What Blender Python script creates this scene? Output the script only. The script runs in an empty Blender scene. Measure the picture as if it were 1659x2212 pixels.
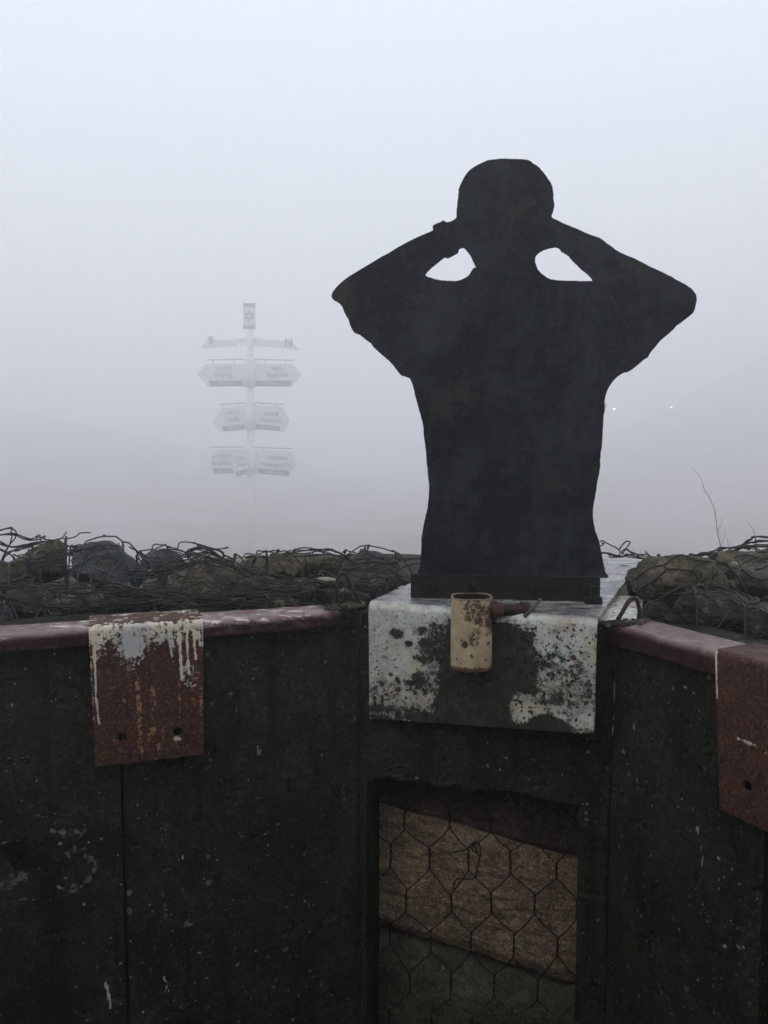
import bpy, bmesh, math, random
import numpy as np
from mathutils import Vector, noise as mnoise
from mathutils.bvhtree import BVHTree

random.seed(7)
rng = np.random.default_rng(7)
S = bpy.context.scene
COL = S.collection

# ------------------------------------------------------------------ camera
FPX, CX, CY, HOR = 1728.0, 829.5, 1106.0, 972.0       # photograph measured at 1659 x 2212
PITCH = math.atan((CY - HOR) / FPX)
cd = bpy.data.cameras.new('camera')
cam = bpy.data.objects.new('camera', cd)
COL.objects.link(cam)
cam.location = (0, 0, 0)
cam.rotation_euler = (math.pi / 2 - PITCH, 0, 0)
cd.sensor_fit = 'VERTICAL'
cd.sensor_height = 24.0
cd.lens = FPX / 2212.0 * 24.0
cd.clip_start = 0.02
cd.clip_end = 2000
S.camera = cam

# ------------------------------------------------------------------ world: overcast sky, brighter overhead
W = bpy.data.worlds.new('World')
S.world = W
W.use_nodes = True
nt = W.node_tree
nt.nodes.clear()
wo = nt.nodes.new('ShaderNodeOutputWorld')
bg = nt.nodes.new('ShaderNodeBackground')
bg2 = nt.nodes.new('ShaderNodeBackground')
add = nt.nodes.new('ShaderNodeAddShader')
sky = nt.nodes.new('ShaderNodeTexSky')
sky.sky_type = 'NISHITA'
sky.sun_disc = False
SUN_EL, SUN_ROT = math.radians(48), math.radians(200)
sky.sun_elevation = SUN_EL
sky.sun_rotation = SUN_ROT
sky.air_density = 2.0
sky.dust_density = 6.0
bg2.inputs['Strength'].default_value = 0.012
nt.links.new(sky.outputs[0], bg2.inputs['Color'])
tc = nt.nodes.new('ShaderNodeTexCoord')
sep = nt.nodes.new('ShaderNodeSeparateXYZ')
nt.links.new(tc.outputs['Generated'], sep.inputs[0])
rmp = nt.nodes.new('ShaderNodeValToRGB')
nt.links.new(sep.outputs['Z'], rmp.inputs[0])
cr = rmp.color_ramp
cr.elements[0].position = 0.0
cr.elements[0].color = (0.87, 0.915, 1.03, 1)
cr.elements[1].position = 1.0
cr.elements[1].color = (1.15, 1.22, 1.34, 1)
e = cr.elements.new(0.30); e.color = (0.92, 0.965, 1.08, 1)
SKY_STRENGTH = 1.0
bg.inputs['Strength'].default_value = SKY_STRENGTH
nt.links.new(rmp.outputs[0], bg.inputs['Color'])
nt.links.new(bg.outputs[0], add.inputs[0])
nt.links.new(bg2.outputs[0], add.inputs[1])
nt.links.new(add.outputs[0], wo.inputs['Surface'])

# ------------------------------------------------------------------ sun through thick cloud
sd = bpy.data.lights.new('sun', 'SUN')
sun = bpy.data.objects.new('sun', sd)
COL.objects.link(sun)
sd.energy = 0.5
sd.angle = math.radians(40)
sd.color = (1.0, 0.97, 0.93)
sun.rotation_euler = (math.radians(90) - SUN_EL, 0, math.radians(-20))
sun.location = (0, 0, 12)

S.view_settings.view_transform = 'Standard'
S.view_settings.look = 'None'
S.view_settings.exposure = 0.0
S.view_settings.gamma = 1.0
S.render.engine = 'CYCLES'
S.cycles.volume_bounces = 8
S.cycles.max_bounces = 10
S.cycles.diffuse_bounces = 3
S.cycles.glossy_bounces = 3
S.cycles.transparent_max_bounces = 16
S.cycles.use_denoising = True
S.cycles.sample_clamp_indirect = 4

HAZE_DENSITY = 0.0205

# ------------------------------------------------------------------ geometry helpers
FWD = Vector((0, math.cos(PITCH), -math.sin(PITCH)))
UPV = Vector((0, math.sin(PITCH), math.cos(PITCH)))

def ray(px, py):
    return Vector((1, 0, 0)) * ((px - CX) / FPX) - UPV * ((py - CY) / FPX) + FWD

def hp(px, py, h):
    r = ray(px, py)
    return r * (-h / r.z)

def dp(px, py, Y):
    r = ray(px, py)
    return r * (Y / r.y)

def vp(px, py, P, d, off=0.0):
    """point on the vertical plane through P along horizontal direction d, pushed off metres away from the viewer"""
    n = Vector((-d.y, d.x, 0)).normalized()
    if n.y < 0: n = -n
    r = ray(px, py)
    return r * (((P + n * off).dot(n)) / r.dot(n))

def c1(p): return (398.2 + .27 * p[0], 630.4 + .27 * p[1])
def c2(p): return (663.6 + .54 * p[0], 298.6 + .54 * p[1])
def c3(p): return (763.1 + .4 * p[0], 1161.3 + .4 * p[1])
def c4(p): return (.5 * p[0], 1095 + .5 * p[1])
def c5(p): return (1260.8 + .24 * p[0], 995.4 + .24 * p[1])
def c7(p): return (730.0 + .4 * p[0], 1559.5 + .4 * p[1])

def hash2(ix, iy, s):
    v = np.sin(ix * 127.1 + iy * 311.7 + s * 74.7) * 43758.5453
    return v - np.floor(v)

def vn(x, y, s=0):
    x = np.asarray(x, float); y = np.asarray(y, float)
    xi, yi = np.floor(x), np.floor(y)
    fx, fy = x - xi, y - yi
    fx = fx * fx * (3 - 2 * fx); fy = fy * fy * (3 - 2 * fy)
    a = hash2(xi, yi, s); b = hash2(xi + 1, yi, s); c = hash2(xi, yi + 1, s); d = hash2(xi + 1, yi + 1, s)
    return (a * (1 - fx) + b * fx) * (1 - fy) + (c * (1 - fx) + d * fx) * fy

def fbm(x, y, s=0, o=4):
    t = 0; a = .5; n = 0
    for k in range(o):
        t = t + a * vn(x * 2 ** k + 17 * k, y * 2 ** k - 9 * k, s + k); n += a; a *= .5
    return t / n

def sstep(a, b, x):
    t = np.clip((x - a) / (b - a), 0, 1)
    return t * t * (3 - 2 * t)

def setprops(o, label=None, cat=None, group=None, kind=None):
    if label: o['label'] = label
    if cat: o['category'] = cat
    if group: o['group'] = group
    if kind: o['kind'] = kind
    return o

def thing(name, label, cat, loc, group=None):
    o = bpy.data.objects.new(name, None)
    o.empty_display_size = .05
    COL.objects.link(o)
    o.location = loc
    return setprops(o, label, cat, group)

def wpos(o):
    v = Vector(o.location)
    while o.parent:
        o = o.parent; v += Vector(o.location)
    return v

def mesh(name, verts, faces, mat=None, parent=None, origin=None, smooth=True, attrs=None):
    me = bpy.data.meshes.new(name)
    base = wpos(parent) if parent else Vector((0, 0, 0))
    og = Vector(origin) if origin is not None else base
    V = np.asarray([tuple(v) for v in verts], float) - np.array(og)
    me.from_pydata(V.tolist(), [], faces)
    if smooth:
        me.polygons.foreach_set('use_smooth', [True] * len(me.polygons))
    if attrs:
        for k, a in attrs.items():
            at = me.attributes.new(k, 'FLOAT', 'POINT')
            at.data.foreach_set('value', np.asarray(a, np.float32).ravel())
    me.update()
    o = bpy.data.objects.new(name, me)
    COL.objects.link(o)
    if parent: o.parent = parent
    o.location = og - base
    if mat: me.materials.append(mat)
    return o

def bevel(o, w=.002, seg=2, ang=40):
    m = o.modifiers.new('bevel', 'BEVEL'); m.width = w; m.segments = seg
    m.limit_method = 'ANGLE'; m.angle_limit = math.radians(ang)
    return o

class MB:
    def __init__(s): s.v = []; s.f = []
    def add(s, v, f):
        b = len(s.v); s.v += [Vector(p) for p in v]; s.f += [tuple(b + i for i in q) for q in f]
    def box(s, o, x, y, z):
        """corner o with edge vectors"""
        o, x, y, z = map(Vector, (o, x, y, z))
        s.add([o, o + x, o + x + y, o + y, o + z, o + x + z, o + x + y + z, o + y + z],
              [(0, 3, 2, 1), (4, 5, 6, 7), (0, 1, 5, 4), (1, 2, 6, 5), (2, 3, 7, 6), (3, 0, 4, 7)])
    def tube(s, pts, r, n=6, cap=True):
        pts = [Vector(p) for p in pts]
        if len(pts) < 2: return
        rs = r if hasattr(r, '__len__') else [r] * len(pts)
        t = (pts[1] - pts[0]).normalized()
        up = Vector((0, 0, 1)) if abs(t.z) < .9 else Vector((1, 0, 0))
        nx = t.cross(up).normalized()
        ring = []
        for i, p in enumerate(pts):
            if i == 0: t = pts[1] - pts[0]
            elif i == len(pts) - 1: t = pts[-1] - pts[-2]
            else: t = pts[i + 1] - pts[i - 1]
            if t.length < 1e-9: t = Vector((0, 0, 1))
            t.normalize()
            nx = nx - t * nx.dot(t)
            if nx.length < 1e-6: nx = t.orthogonal()
            nx.normalize(); ny = t.cross(nx)
            ring.append([p + (nx * math.cos(a) + ny * math.sin(a)) * rs[i] for a in [2 * math.pi * k / n for k in range(n)]])
        v = [q for g in ring for q in g]; f = []
        for i in range(len(pts) - 1):
            for k in range(n):
                f.append((i * n + k, i * n + (k + 1) % n, (i + 1) * n + (k + 1) % n, (i + 1) * n + k))
        if cap:
            f.append(tuple(range(n - 1, -1, -1))); f.append(tuple((len(pts) - 1) * n + k for k in range(n)))
        s.add(v, f)
    def prism(s, poly, d):
        """planar polygon (3-D points) extruded by vector d"""
        n = len(poly); poly = [Vector(p) for p in poly]; d = Vector(d)
        s.add(poly + [p + d for p in poly], [tuple(range(n)), tuple(range(2 * n - 1, n - 1, -1))] +
              [(i, n + i, n + (i + 1) % n, (i + 1) % n) for i in range(n)])
    def build(s, name, mat, parent=None, origin=None, smooth=False):
        return mesh(name, s.v, s.f, mat, parent, origin, smooth)

def catmull(pts, n=6, closed=False):
    out = []; N = len(pts)
    rngi = range(N if closed else N - 1)
    for i in rngi:
        if closed: p0, p1, p2, p3 = pts[(i - 1) % N], pts[i], pts[(i + 1) % N], pts[(i + 2) % N]
        else: p0, p1, p2, p3 = pts[max(i - 1, 0)], pts[i], pts[i + 1], pts[min(i + 2, N - 1)]
        for k in range(n):
            t = k / n
            out.append(.5 * ((2 * p1) + (p2 - p0) * t + (2 * p0 - 5 * p1 + 4 * p2 - p3) * t * t + (3 * p1 - p0 - 3 * p2 + p3) * t ** 3))
    if not closed: out.append(pts[-1])
    return out

# ------------------------------------------------------------------ material helpers
class NT:
    def __init__(s, name):
        s.m = bpy.data.materials.new(name); s.m.use_nodes = True
        s.t = s.m.node_tree; s.t.nodes.clear()
        s.out = s.t.nodes.new('ShaderNodeOutputMaterial')
        s.b = s.t.nodes.new('ShaderNodeBsdfPrincipled')
        s.t.links.new(s.b.outputs[0], s.out.inputs['Surface'])
        s.tc = s.t.nodes.new('ShaderNodeTexCoord').outputs['Object']
    def N(s, typ, **kw):
        n = s.t.nodes.new(typ)
        for k, v in kw.items(): setattr(n, k, v)
        return n
    def L(s, a, b):
        if isinstance(a, (int, float)): b.default_value = a
        elif isinstance(a, tuple): b.default_value = a if len(a) == 4 else a + (1,)
        else: s.t.links.new(a, b)
    def noise(s, scale, detail=5, rough=.6, dist=0, vec=None):
        n = s.N('ShaderNodeTexNoise'); s.L(vec or s.tc, n.inputs['Vector'])
        n.inputs['Scale'].default_value = scale; n.inputs['Detail'].default_value = detail
        n.inputs['Roughness'].default_value = rough; n.inputs['Distortion'].default_value = dist
        return n.outputs['Fac']
    def vscale(s, x, y, z, vec=None):
        n = s.N('ShaderNodeMapping'); s.L(vec or s.tc, n.inputs['Vector'])
        n.inputs['Scale'].default_value = (x, y, z); return n.outputs[0]
    def warp(s, amt, scale):
        n = s.N('ShaderNodeTexNoise'); s.L(s.tc, n.inputs['Vector']); n.inputs['Scale'].default_value = scale
        v = s.N('ShaderNodeVectorMath', operation='SCALE'); s.L(n.outputs['Color'], v.inputs[0]); v.inputs['Scale'].default_value = amt
        a = s.N('ShaderNodeVectorMath', operation='ADD'); s.L(s.tc, a.inputs[0]); s.L(v.outputs[0], a.inputs[1])
        return a.outputs[0]
    def spots(s, scale, share, size, vec=None):
        """irregular spots: a share of voronoi cells carries one, each of its own size"""
        n = s.N('ShaderNodeTexVoronoi'); s.L(vec or s.tc, n.inputs['Vector']); n.inputs['Scale'].default_value = scale
        sp = s.N('ShaderNodeSeparateColor'); s.L(n.outputs['Color'], sp.inputs[0])
        on = s.math('LESS_THAN', sp.outputs[0], share)
        r = s.math('MULTIPLY', s.math('POWER', sp.outputs[1], 2.0), size)
        d = s.ramp(s.math('SUBTRACT', r, n.outputs['Distance']), 0.0, .05)
        return s.math('MULTIPLY', d, on)
    def math(s, op, a, b=0.0, clamp=False):
        n = s.N('ShaderNodeMath', operation=op); n.use_clamp = clamp
        s.L(a, n.inputs[0]); s.L(b, n.inputs[1]); return n.outputs[0]
    def ramp(s, fac, a, b, lo=0.0, hi=1.0):
        n = s.N('ShaderNodeMapRange'); s.L(fac, n.inputs[0])
        n.inputs[1].default_value = a; n.inputs[2].default_value = b
        n.inputs[3].default_value = lo; n.inputs[4].default_value = hi
        return n.outputs[0]
    def mix(s, f, a, b):
        n = s.N('ShaderNodeMix', data_type='RGBA'); s.L(f, n.inputs[0])
        s.L(a, n.inputs[6]); s.L(b, n.inputs[7]); return n.outputs[2]
    def attr(s, name):
        n = s.N('ShaderNodeAttribute', attribute_name=name); return n.outputs['Fac']
    def fin(s, col, rough, bump=None, bs=.3, bd=.002, metal=0.0, spec=.5):
        s.L(col, s.b.inputs['Base Color']); s.L(rough, s.b.inputs['Roughness'])
        s.L(metal, s.b.inputs['Metallic']); s.L(spec, s.b.inputs['Specular IOR Level'])
        if bump is not None:
            n = s.N('ShaderNodeBump'); n.inputs['Strength'].default_value = bs; n.inputs['Distance'].default_value = bd
            s.L(bump, n.inputs['Height']); s.L(n.outputs[0], s.b.inputs['Normal'])
        return s.m

def mat_concrete(name, a, b, attrs=False):
    t = NT(name)
    big = t.noise(7, 8, .75, .5)
    fine = t.noise(90, 6, .7)
    col = t.mix(t.ramp(big, .42, .58), a, b)
    col = t.mix(t.math('MULTIPLY', t.ramp(fine, .42, .58), .75), col, tuple(x * .25 for x in a))
    col = t.mix(t.math('MULTIPLY', t.ramp(t.noise(170, 4, .8), .55, .66), .8), col, tuple(x * 2.2 for x in a))
    stn = t.ramp(t.noise(5, 6, .7, .3, t.vscale(3, 3, .35)), .52, .62)
    col = t.mix(t.math('MULTIPLY', stn, .7), col, tuple(x * .45 for x in b))
    moss = t.ramp(t.noise(9, 5, .7, .6), .52, .66)
    col = t.mix(t.math('MULTIPLY', moss, .55), col, (.020, .024, .009))
    w = t.warp(.010, 60)
    s1 = t.spots(42, .16, .30, w)
    s2 = t.spots(85, .16, .34, w)
    s3 = t.spots(17, .10, .16, t.warp(.03, 40))
    s4 = t.spots(150, .14, .42, w)
    gate = t.ramp(t.noise(4, 3), .42, .6)
    sp = t.math('MAXIMUM', t.math('MULTIPLY', s1, .5), t.math('MAXIMUM', s2, t.math('MAXIMUM', t.math('MULTIPLY', s3, .45), t.math('MULTIPLY', s4, .7))))
    sp = t.math('MULTIPLY', sp, t.math('ADD', t.math('MULTIPLY', gate, .75), .25))
    sp = t.math('MULTIPLY', sp, t.ramp(t.noise(160, 3), .3, .5))
    col = t.mix(sp, col, (.34, .33, .28))
    pits = t.spots(60, .22, .34, t.warp(.008, 80))
    col = t.mix(pits, col, (.008, .008, .006))
    bump = t.math('ADD', t.math('MULTIPLY', fine, .5), t.math('ADD', t.math('MULTIPLY', t.noise(25, 5), .8), t.math('MULTIPLY', pits, -.8)))
    if attrs:
        wn = t.noise(70, 5, .75)
        wh = t.ramp(t.math('SUBTRACT', t.math('ADD', t.attr('white'), t.math('MULTIPLY', wn, 1.6)), 0.0), 1.16, 1.30)
        bl = t.ramp(t.math('ADD', t.attr('black'), t.math('MULTIPLY', wn, 1.4)), 1.12, 1.3)
        col = t.mix(bl, col, (.004, .0045, .005))
        col = t.mix(t.math('MULTIPLY', wh, .9), col, t.mix(t.attr('bright'), (.030, .032, .031), (.55, .53, .45)))
        bump = t.math('ADD', bump, t.math('MULTIPLY', t.math('ADD', wh, bl), .3))
    return t.fin(col, t.ramp(fine, .3, .7, .6, .95), bump, .9, .005, spec=.10)

CON = mat_concrete('weathered_concrete', (.036, .032, .023), (.011, .010, .0075), True)
CON2 = mat_concrete('plain_concrete', (.10, .095, .085), (.06, .058, .05))

def mat_cap():
    t = NT('primer_paint')
    n = t.noise(14, 6, .7)
    col = t.mix(t.ramp(n, .3, .7), (.20, .122, .118), (.095, .055, .050))
    v = t.vscale(1, 3.0, 3.0)
    scr = t.ramp(t.noise(15, 8, .84, .8, v), .52, .55)
    scr = t.math('MULTIPLY', scr, t.ramp(t.noise(7, 2), .40, .48))
    scr = t.math('MULTIPLY', scr, t.attr('white'))
    col = t.mix(scr, col, (.62, .56, .51))
    d = t.ramp(t.noise(38, 8, .82), .50, .60)
    col = t.mix(t.math('MULTIPLY', d, .8), col, (.045, .024, .020))
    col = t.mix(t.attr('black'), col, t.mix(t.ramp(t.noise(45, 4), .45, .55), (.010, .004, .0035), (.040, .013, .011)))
    return t.fin(col, t.ramp(t.noise(40, 4), .3, .7, .26, .50), t.noise(120, 5, .7), .6, .0015, spec=t.math('SUBTRACT', .5, t.math('MULTIPLY', t.attr('black'), .42)))
CAP = mat_cap()

def mat_rustplate():
    t = NT('rusted_painted_sheet')
    wn = None
    n = t.noise(30, 7, .75)
    col = t.mix(t.ramp(n, .40, .60), (.052, .018, .012), (.022, .009, .007))
    col = t.mix(t.ramp(t.noise(190, 4, .8), .52, .62), col, (.15, .066, .034))
    col = t.mix(t.ramp(t.noise(120, 4, .8), .56, .66), col, (.014, .007, .006))
    wn = t.noise(95, 8, .82)
    wh = t.ramp(t.math('ADD', t.attr('white'), t.math('MULTIPLY', t.math('SUBTRACT', wn, .5), 3.0)), .50, .56)
    col = t.mix(wh, col, t.mix(t.attr('blue'), (.60, .54, .43), (.34, .37, .39)))
    oc = t.ramp(t.math('ADD', t.attr('ochre'), t.math('MULTIPLY', t.math('SUBTRACT', t.noise(95, 6, .8), .5), 3.2)), .50, .70)
    col = t.mix(t.math('MULTIPLY', oc, .8), col, (.36, .19, .09))
    bump = t.math('ADD', t.noise(110, 6, .75), t.math('MULTIPLY', wh, .5))
    return t.fin(col, t.ramp(n, .3, .7, .55, .8), bump, .6, .002, spec=.3)
RUST = mat_rustplate()

def mat_baseplate():
    t = NT('worn_white_sheet')
    n = t.noise(24, 6, .7)
    wcol = t.mix(t.ramp(n, .3, .7), (.62, .64, .585), (.38, .40, .375))
    wcol = t.mix(t.ramp(t.noise(9, 5, .7), .46, .62), wcol, (.46, .41, .31))
    wcol = t.mix(t.math('MULTIPLY', t.ramp(t.noise(90, 5, .8), .52, .66), .5), wcol, (.15, .15, .12))
    dn = t.noise(66, 9, .84)
    gr = t.ramp(t.noise(15, 9, .82, .3), .47, .60)
    wcol = t.mix(t.math('MULTIPLY', gr, .5), wcol, (.13, .135, .105))
    wcol = t.mix(t.math('MULTIPLY', t.ramp(t.noise(45, 6, .8, 0, t.vscale(1, 1, .25)), .56, .66), .5), wcol, (.26, .16, .08))
    dk = t.ramp(t.math('ADD', t.math('MULTIPLY', t.attr('black'), 1.32), t.math('MULTIPLY', t.math('SUBTRACT', dn, .5), 3.2)), .44, .66)
    w = t.warp(.014, 55)
    sp = t.math('MAXIMUM', t.spots(62, .30, .55, w), t.math('MAXIMUM', t.spots(125, .5, .65, w), t.spots(210, .4, .6, w)))
    sp = t.math('MULTIPLY', sp, t.ramp(t.attr('spots'), .1, .6))
    halo = t.math('MULTIPLY', t.spots(62, .30, .95, w), t.ramp(t.attr('spots'), .1, .6))
    wcol = t.mix(t.math('MULTIPLY', halo, .45), wcol, (.20, .15, .09))
    blot = t.ramp(t.noise(22, 6, .75, .5), .60, .64)
    blot = t.math('MULTIPLY', blot, t.attr('spots'))
    dcol = t.mix(t.ramp(t.noise(40, 5), .35, .65), (.004, .004, .003), (.024, .022, .014))
    dcol = t.mix(t.ramp(t.noise(17, 9, .82, .4), .55, .64), dcol, (.045, .042, .028))
    dcol = t.mix(t.math('MULTIPLY', t.ramp(t.noise(110, 6, .85), .56, .64), .6), dcol, (.12, .12, .10))
    rcol = t.mix(t.ramp(t.noise(33, 4), .45, .55), (.022, .020, .012), (.060, .028, .014))
    col = t.mix(t.math('MAXIMUM', sp, blot), wcol, rcol)
    col = t.mix(t.math('MULTIPLY', dk, .95), col, dcol)
    # worn top: bare blue-grey wet metal with streaks of cream paint
    st = t.noise(16, 6, .72, .6, t.vscale(1, 2.6, 1))
    top = t.mix(t.ramp(st, .42, .60), (.045, .056, .070), (.30, .29, .26))
    top = t.mix(t.ramp(t.noise(34, 6, .7, .5, t.vscale(1, 2.4, 1)), .58, .64), top, (.10, .055, .035))
    tf = t.attr('top')
    col = t.mix(tf, col, top)
    rough = t.mix(tf, t.mix(dk, (.6, .6, .6), (.95, .95, .95)), (.20, .20, .20))
    rr = t.math('ADD', t.ramp(n, .3, .7, -.06, .12), rough)
    bump = t.math('ADD', t.noise(100, 6, .7), t.math('MULTIPLY', t.math('MAXIMUM', sp, dk), -.5))
    t.fin(col, rr, bump, .6, .002, spec=t.math('SUBTRACT', .45, t.math('MULTIPLY', dk, .40)))
    return t.m
BASE = mat_baseplate()

def mat_statue():
    t = NT('blackened_steel')
    n = t.noise(8, 9, .80)
    col = t.mix(t.ramp(n, .45, .58), (.0015, .0050, .0095), (.020, .025, .031))
    r = t.ramp(t.noise(11, 9, .84, .3), .53, .60)
    col = t.mix(t.math('MULTIPLY', r, .8), col, (.042, .024, .017))
    sv = t.noise(26, 5, .7, 0, t.vscale(1, 1, .18))
    col = t.mix(t.math('MULTIPLY', t.ramp(sv, .54, .68), .4), col, (.036, .043, .048))
    col = t.mix(t.math('MULTIPLY', t.ramp(t.noise(150, 5, .85), .52, .64), .4), col, (.045, .044, .042))
    return t.fin(col, t.ramp(n, .3, .7, .52, .72), t.noise(60, 8, .8), 1.0, .004, spec=.16)
STATUE = mat_statue()

def mat_can():
    t = NT('cream_paint_and_rust')
    w = t.warp(.012, 60)
    col = t.mix(t.ramp(t.noise(30, 6, .7), .35, .65), (.46, .38, .24), (.30, .23, .14))
    sp = t.math('MAXIMUM', t.spots(70, .35, .55, w), t.spots(130, .25, .5, w))
    rn = t.noise(75, 9, .84)
    ru = t.ramp(t.math('ADD', t.attr('rust'), t.math('MULTIPLY', t.math('SUBTRACT', rn, .5), 3.2)), .48, .62)
    rcol = t.mix(t.ramp(t.noise(80, 6, .8), .40, .60), (.024, .010, .008), (.13, .060, .034))
    col = t.mix(sp, col, (.050, .022, .016))
    col = t.mix(ru, col, rcol)
    return t.fin(col, .62, t.math('ADD', t.noise(120, 6, .7), t.math('MULTIPLY', t.math('MAXIMUM', sp, ru), -.4)), .55, .0015, spec=.35)
CAN = mat_can()

def mat_rust(name, a, b, rough=.7, metal=0.0, sc=60):
    t = NT(name)
    col = t.mix(t.ramp(t.noise(sc, 6, .7), .35, .65), a, b)
    return t.fin(col, rough, t.noise(sc * 3, 5, .7), .5, .001, metal, .2)
DKRUST = mat_rust('dark_rusted_iron', (.014, .010, .009), (.046, .025, .018))
BARMAT = mat_rust('blackened_bar', (.005, .006, .007), (.014, .013, .013))
WIRE = mat_rust('corroded_wire', (.012, .011, .011), (.034, .029, .026), .55)
WIREG = mat_rust('galvanised_wire', (.045, .060, .066), (.020, .026, .030), .5)

def mat_stone(name, a, b, lich=.4, moss=.0, dark=0.0):
    t = NT(name)
    rnd = t.N('ShaderNodeObjectInfo').outputs['Random']
    n = t.noise(11, 8, .7, .3)
    col = t.mix(t.ramp(n, .42, .58), a, b)
    col = t.mix(t.ramp(t.noise(70, 6, .8), .48, .60), col, tuple(x * .32 for x in a))
    col = t.mix(t.math('MULTIPLY', t.ramp(t.noise(150, 5, .8), .54, .64), .7), col, tuple(x * 2.2 for x in a))
    if lich:
        l = t.ramp(t.noise(22, 7, .78, .6), .54, .60)
        col = t.mix(t.math('MULTIPLY', l, lich), col, (.20, .175, .12))
        w = t.warp(.012, 60)
        col = t.mix(t.math('MULTIPLY', t.spots(75, .12, .4, w), .8), col, (.34, .33, .29))
    if moss:
        m = t.ramp(t.noise(13, 6, .7, .4), .42, .56)
        col = t.mix(t.math('MULTIPLY', m, moss), col, (.022, .034, .008))
    return t.fin(col, t.ramp(n, .3, .7, .55, .85), t.math('ADD', t.noise(40, 8, .75), t.math('MULTIPLY', t.noise(160, 4), .3)), 1.0, .012, spec=.2)
ST_BROWN = mat_stone('brown_basalt', (.115, .094, .062), (.044, .039, .028), .8)
ST_BLUE = mat_stone('blue_grey_basalt', (.075, .082, .078), (.030, .034, .033), .3)
ST_GREEN = mat_stone('mossy_basalt', (.060, .056, .034), (.036, .034, .022), .3, .8)
ST_DARK = mat_stone('dark_wet_basalt', (.026, .024, .019), (.011, .010, .009), .5)
ST_PALE = mat_stone('pale_limestone', (.42, .38, .29), (.26, .23, .18), 0)
ST_GREY = mat_stone('grey_basalt', (.080, .080, .074), (.040, .042, .040), .4)
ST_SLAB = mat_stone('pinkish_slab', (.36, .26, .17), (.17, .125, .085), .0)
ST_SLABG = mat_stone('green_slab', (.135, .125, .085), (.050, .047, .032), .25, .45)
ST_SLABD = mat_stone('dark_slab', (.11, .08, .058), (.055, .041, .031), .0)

# ------------------------------------------------------------------ setting: ground, hills
LA = hp(0, 1375, .325); LB = hp(725, 1325, .325)          # left cap front edge
RA = hp(1333, 1353, .325); RB = hp(1544, 1411, .325)      # right cap front edge
LD = (LB - LA); LD.z = 0; LD.normalize()
RD = (RB - RA); RD.z = 0; RD.normalize()
CL = hp(797, 1302, .31); CR = hp(1290, 1340, .31)          # front fold of the big sheet
CD = (CR - CL); CD.z = 0; CD.normalize()
LN = Vector((-LD.y, LD.x, 0)); RN = Vector((-RD.y, RD.x, 0)); CN = Vector((-CD.y, CD.x, 0))   # all point away from the camera
for _n in (LN, RN, CN):
    if _n.y < 0: _n *= -1
FLOOR = -1.55

def line_x(P, d, Q, e):
    """crossing of two horizontal lines"""
    den = d.x * e.y - d.y * e.x
    t = ((Q.x - P.x) * e.y - (Q.y - P.y) * e.x) / den
    return P + d * t

WL = LA + LN * .030; WR = RA + RN * .024                            # concrete face lines
KL = vp(780, 1650, WL, LD); KR = vp(1318, 1650, WR, RD)             # inner corners of the trench
PCD = CD.copy()
KL.z = KR.z = -.33
WC = KL.copy(); CD = (KR - KL).normalized(); CN = Vector((-CD.y, CD.x, 0))
print('plate gap', (CL - WC).dot(CN), (CR - WC).dot(CN), KL, KR)
L_END = KL - LD * 1.9
R_END = KR + RD * 1.9
RIM = .42

def inside_trench(x, y, grow=0.0):
    p = np.stack([x, y], -1)
    def side(P, N): return (p[..., 0] - P.x) * N.x + (p[..., 1] - P.y) * N.y
    return (side(WL, LN) < grow) & (side(WR, RN) < grow) & (side(WC, CN) < grow) & (y > -.62 - grow) & (x > L_END.x - grow) & (x < R_END.x + grow)

def terrain(x, y):
    r = np.sqrt((x - .1) ** 2 + (y - 1.6) ** 2)
    z = -.47 - 5.4 * sstep(1.2, 20, r) - .4 * sstep(17, 70, r)
    back = sstep(-.3, -1.6, y)
    z = z + back * (1.25 * sstep(12, 1.5, r))
    z = z + .25 * (fbm(x / 9, y / 9, 3) - .5) * sstep(4, 12, r) + .05 * (fbm(x / .5, y / .5, 5) - .5)
    # left hillside and the higher right one, both deep in the fog
    ang = x / np.maximum(y, 1)
    hl = 20 * sstep(.10, -.75, ang) * sstep(60, 170, y)
    hr = 44.0 * sstep(.05, .80, ang) * sstep(60, 175, y)
    z = z + np.where(y > 1, hl + hr, 0) + 1.2 * (fbm(x / 22, y / 22, 9) - .5) * sstep(30, 70, y)
    return z

def mat_ground():
    t = NT('grassy_hillside')
    n = t.noise(.6, 8, .7)
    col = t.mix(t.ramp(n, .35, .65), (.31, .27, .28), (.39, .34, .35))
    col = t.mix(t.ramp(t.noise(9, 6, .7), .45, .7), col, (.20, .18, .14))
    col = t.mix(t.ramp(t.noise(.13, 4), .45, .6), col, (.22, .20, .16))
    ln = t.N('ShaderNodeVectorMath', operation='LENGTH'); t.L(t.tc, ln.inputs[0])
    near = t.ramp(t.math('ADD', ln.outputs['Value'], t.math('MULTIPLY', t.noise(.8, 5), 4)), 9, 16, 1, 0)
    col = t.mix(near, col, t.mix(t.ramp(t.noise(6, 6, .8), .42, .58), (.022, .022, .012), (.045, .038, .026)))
    return t.fin(col, .9, t.noise(20, 8, .75), .8, .05, spec=.1)
GROUND = mat_ground()

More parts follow.
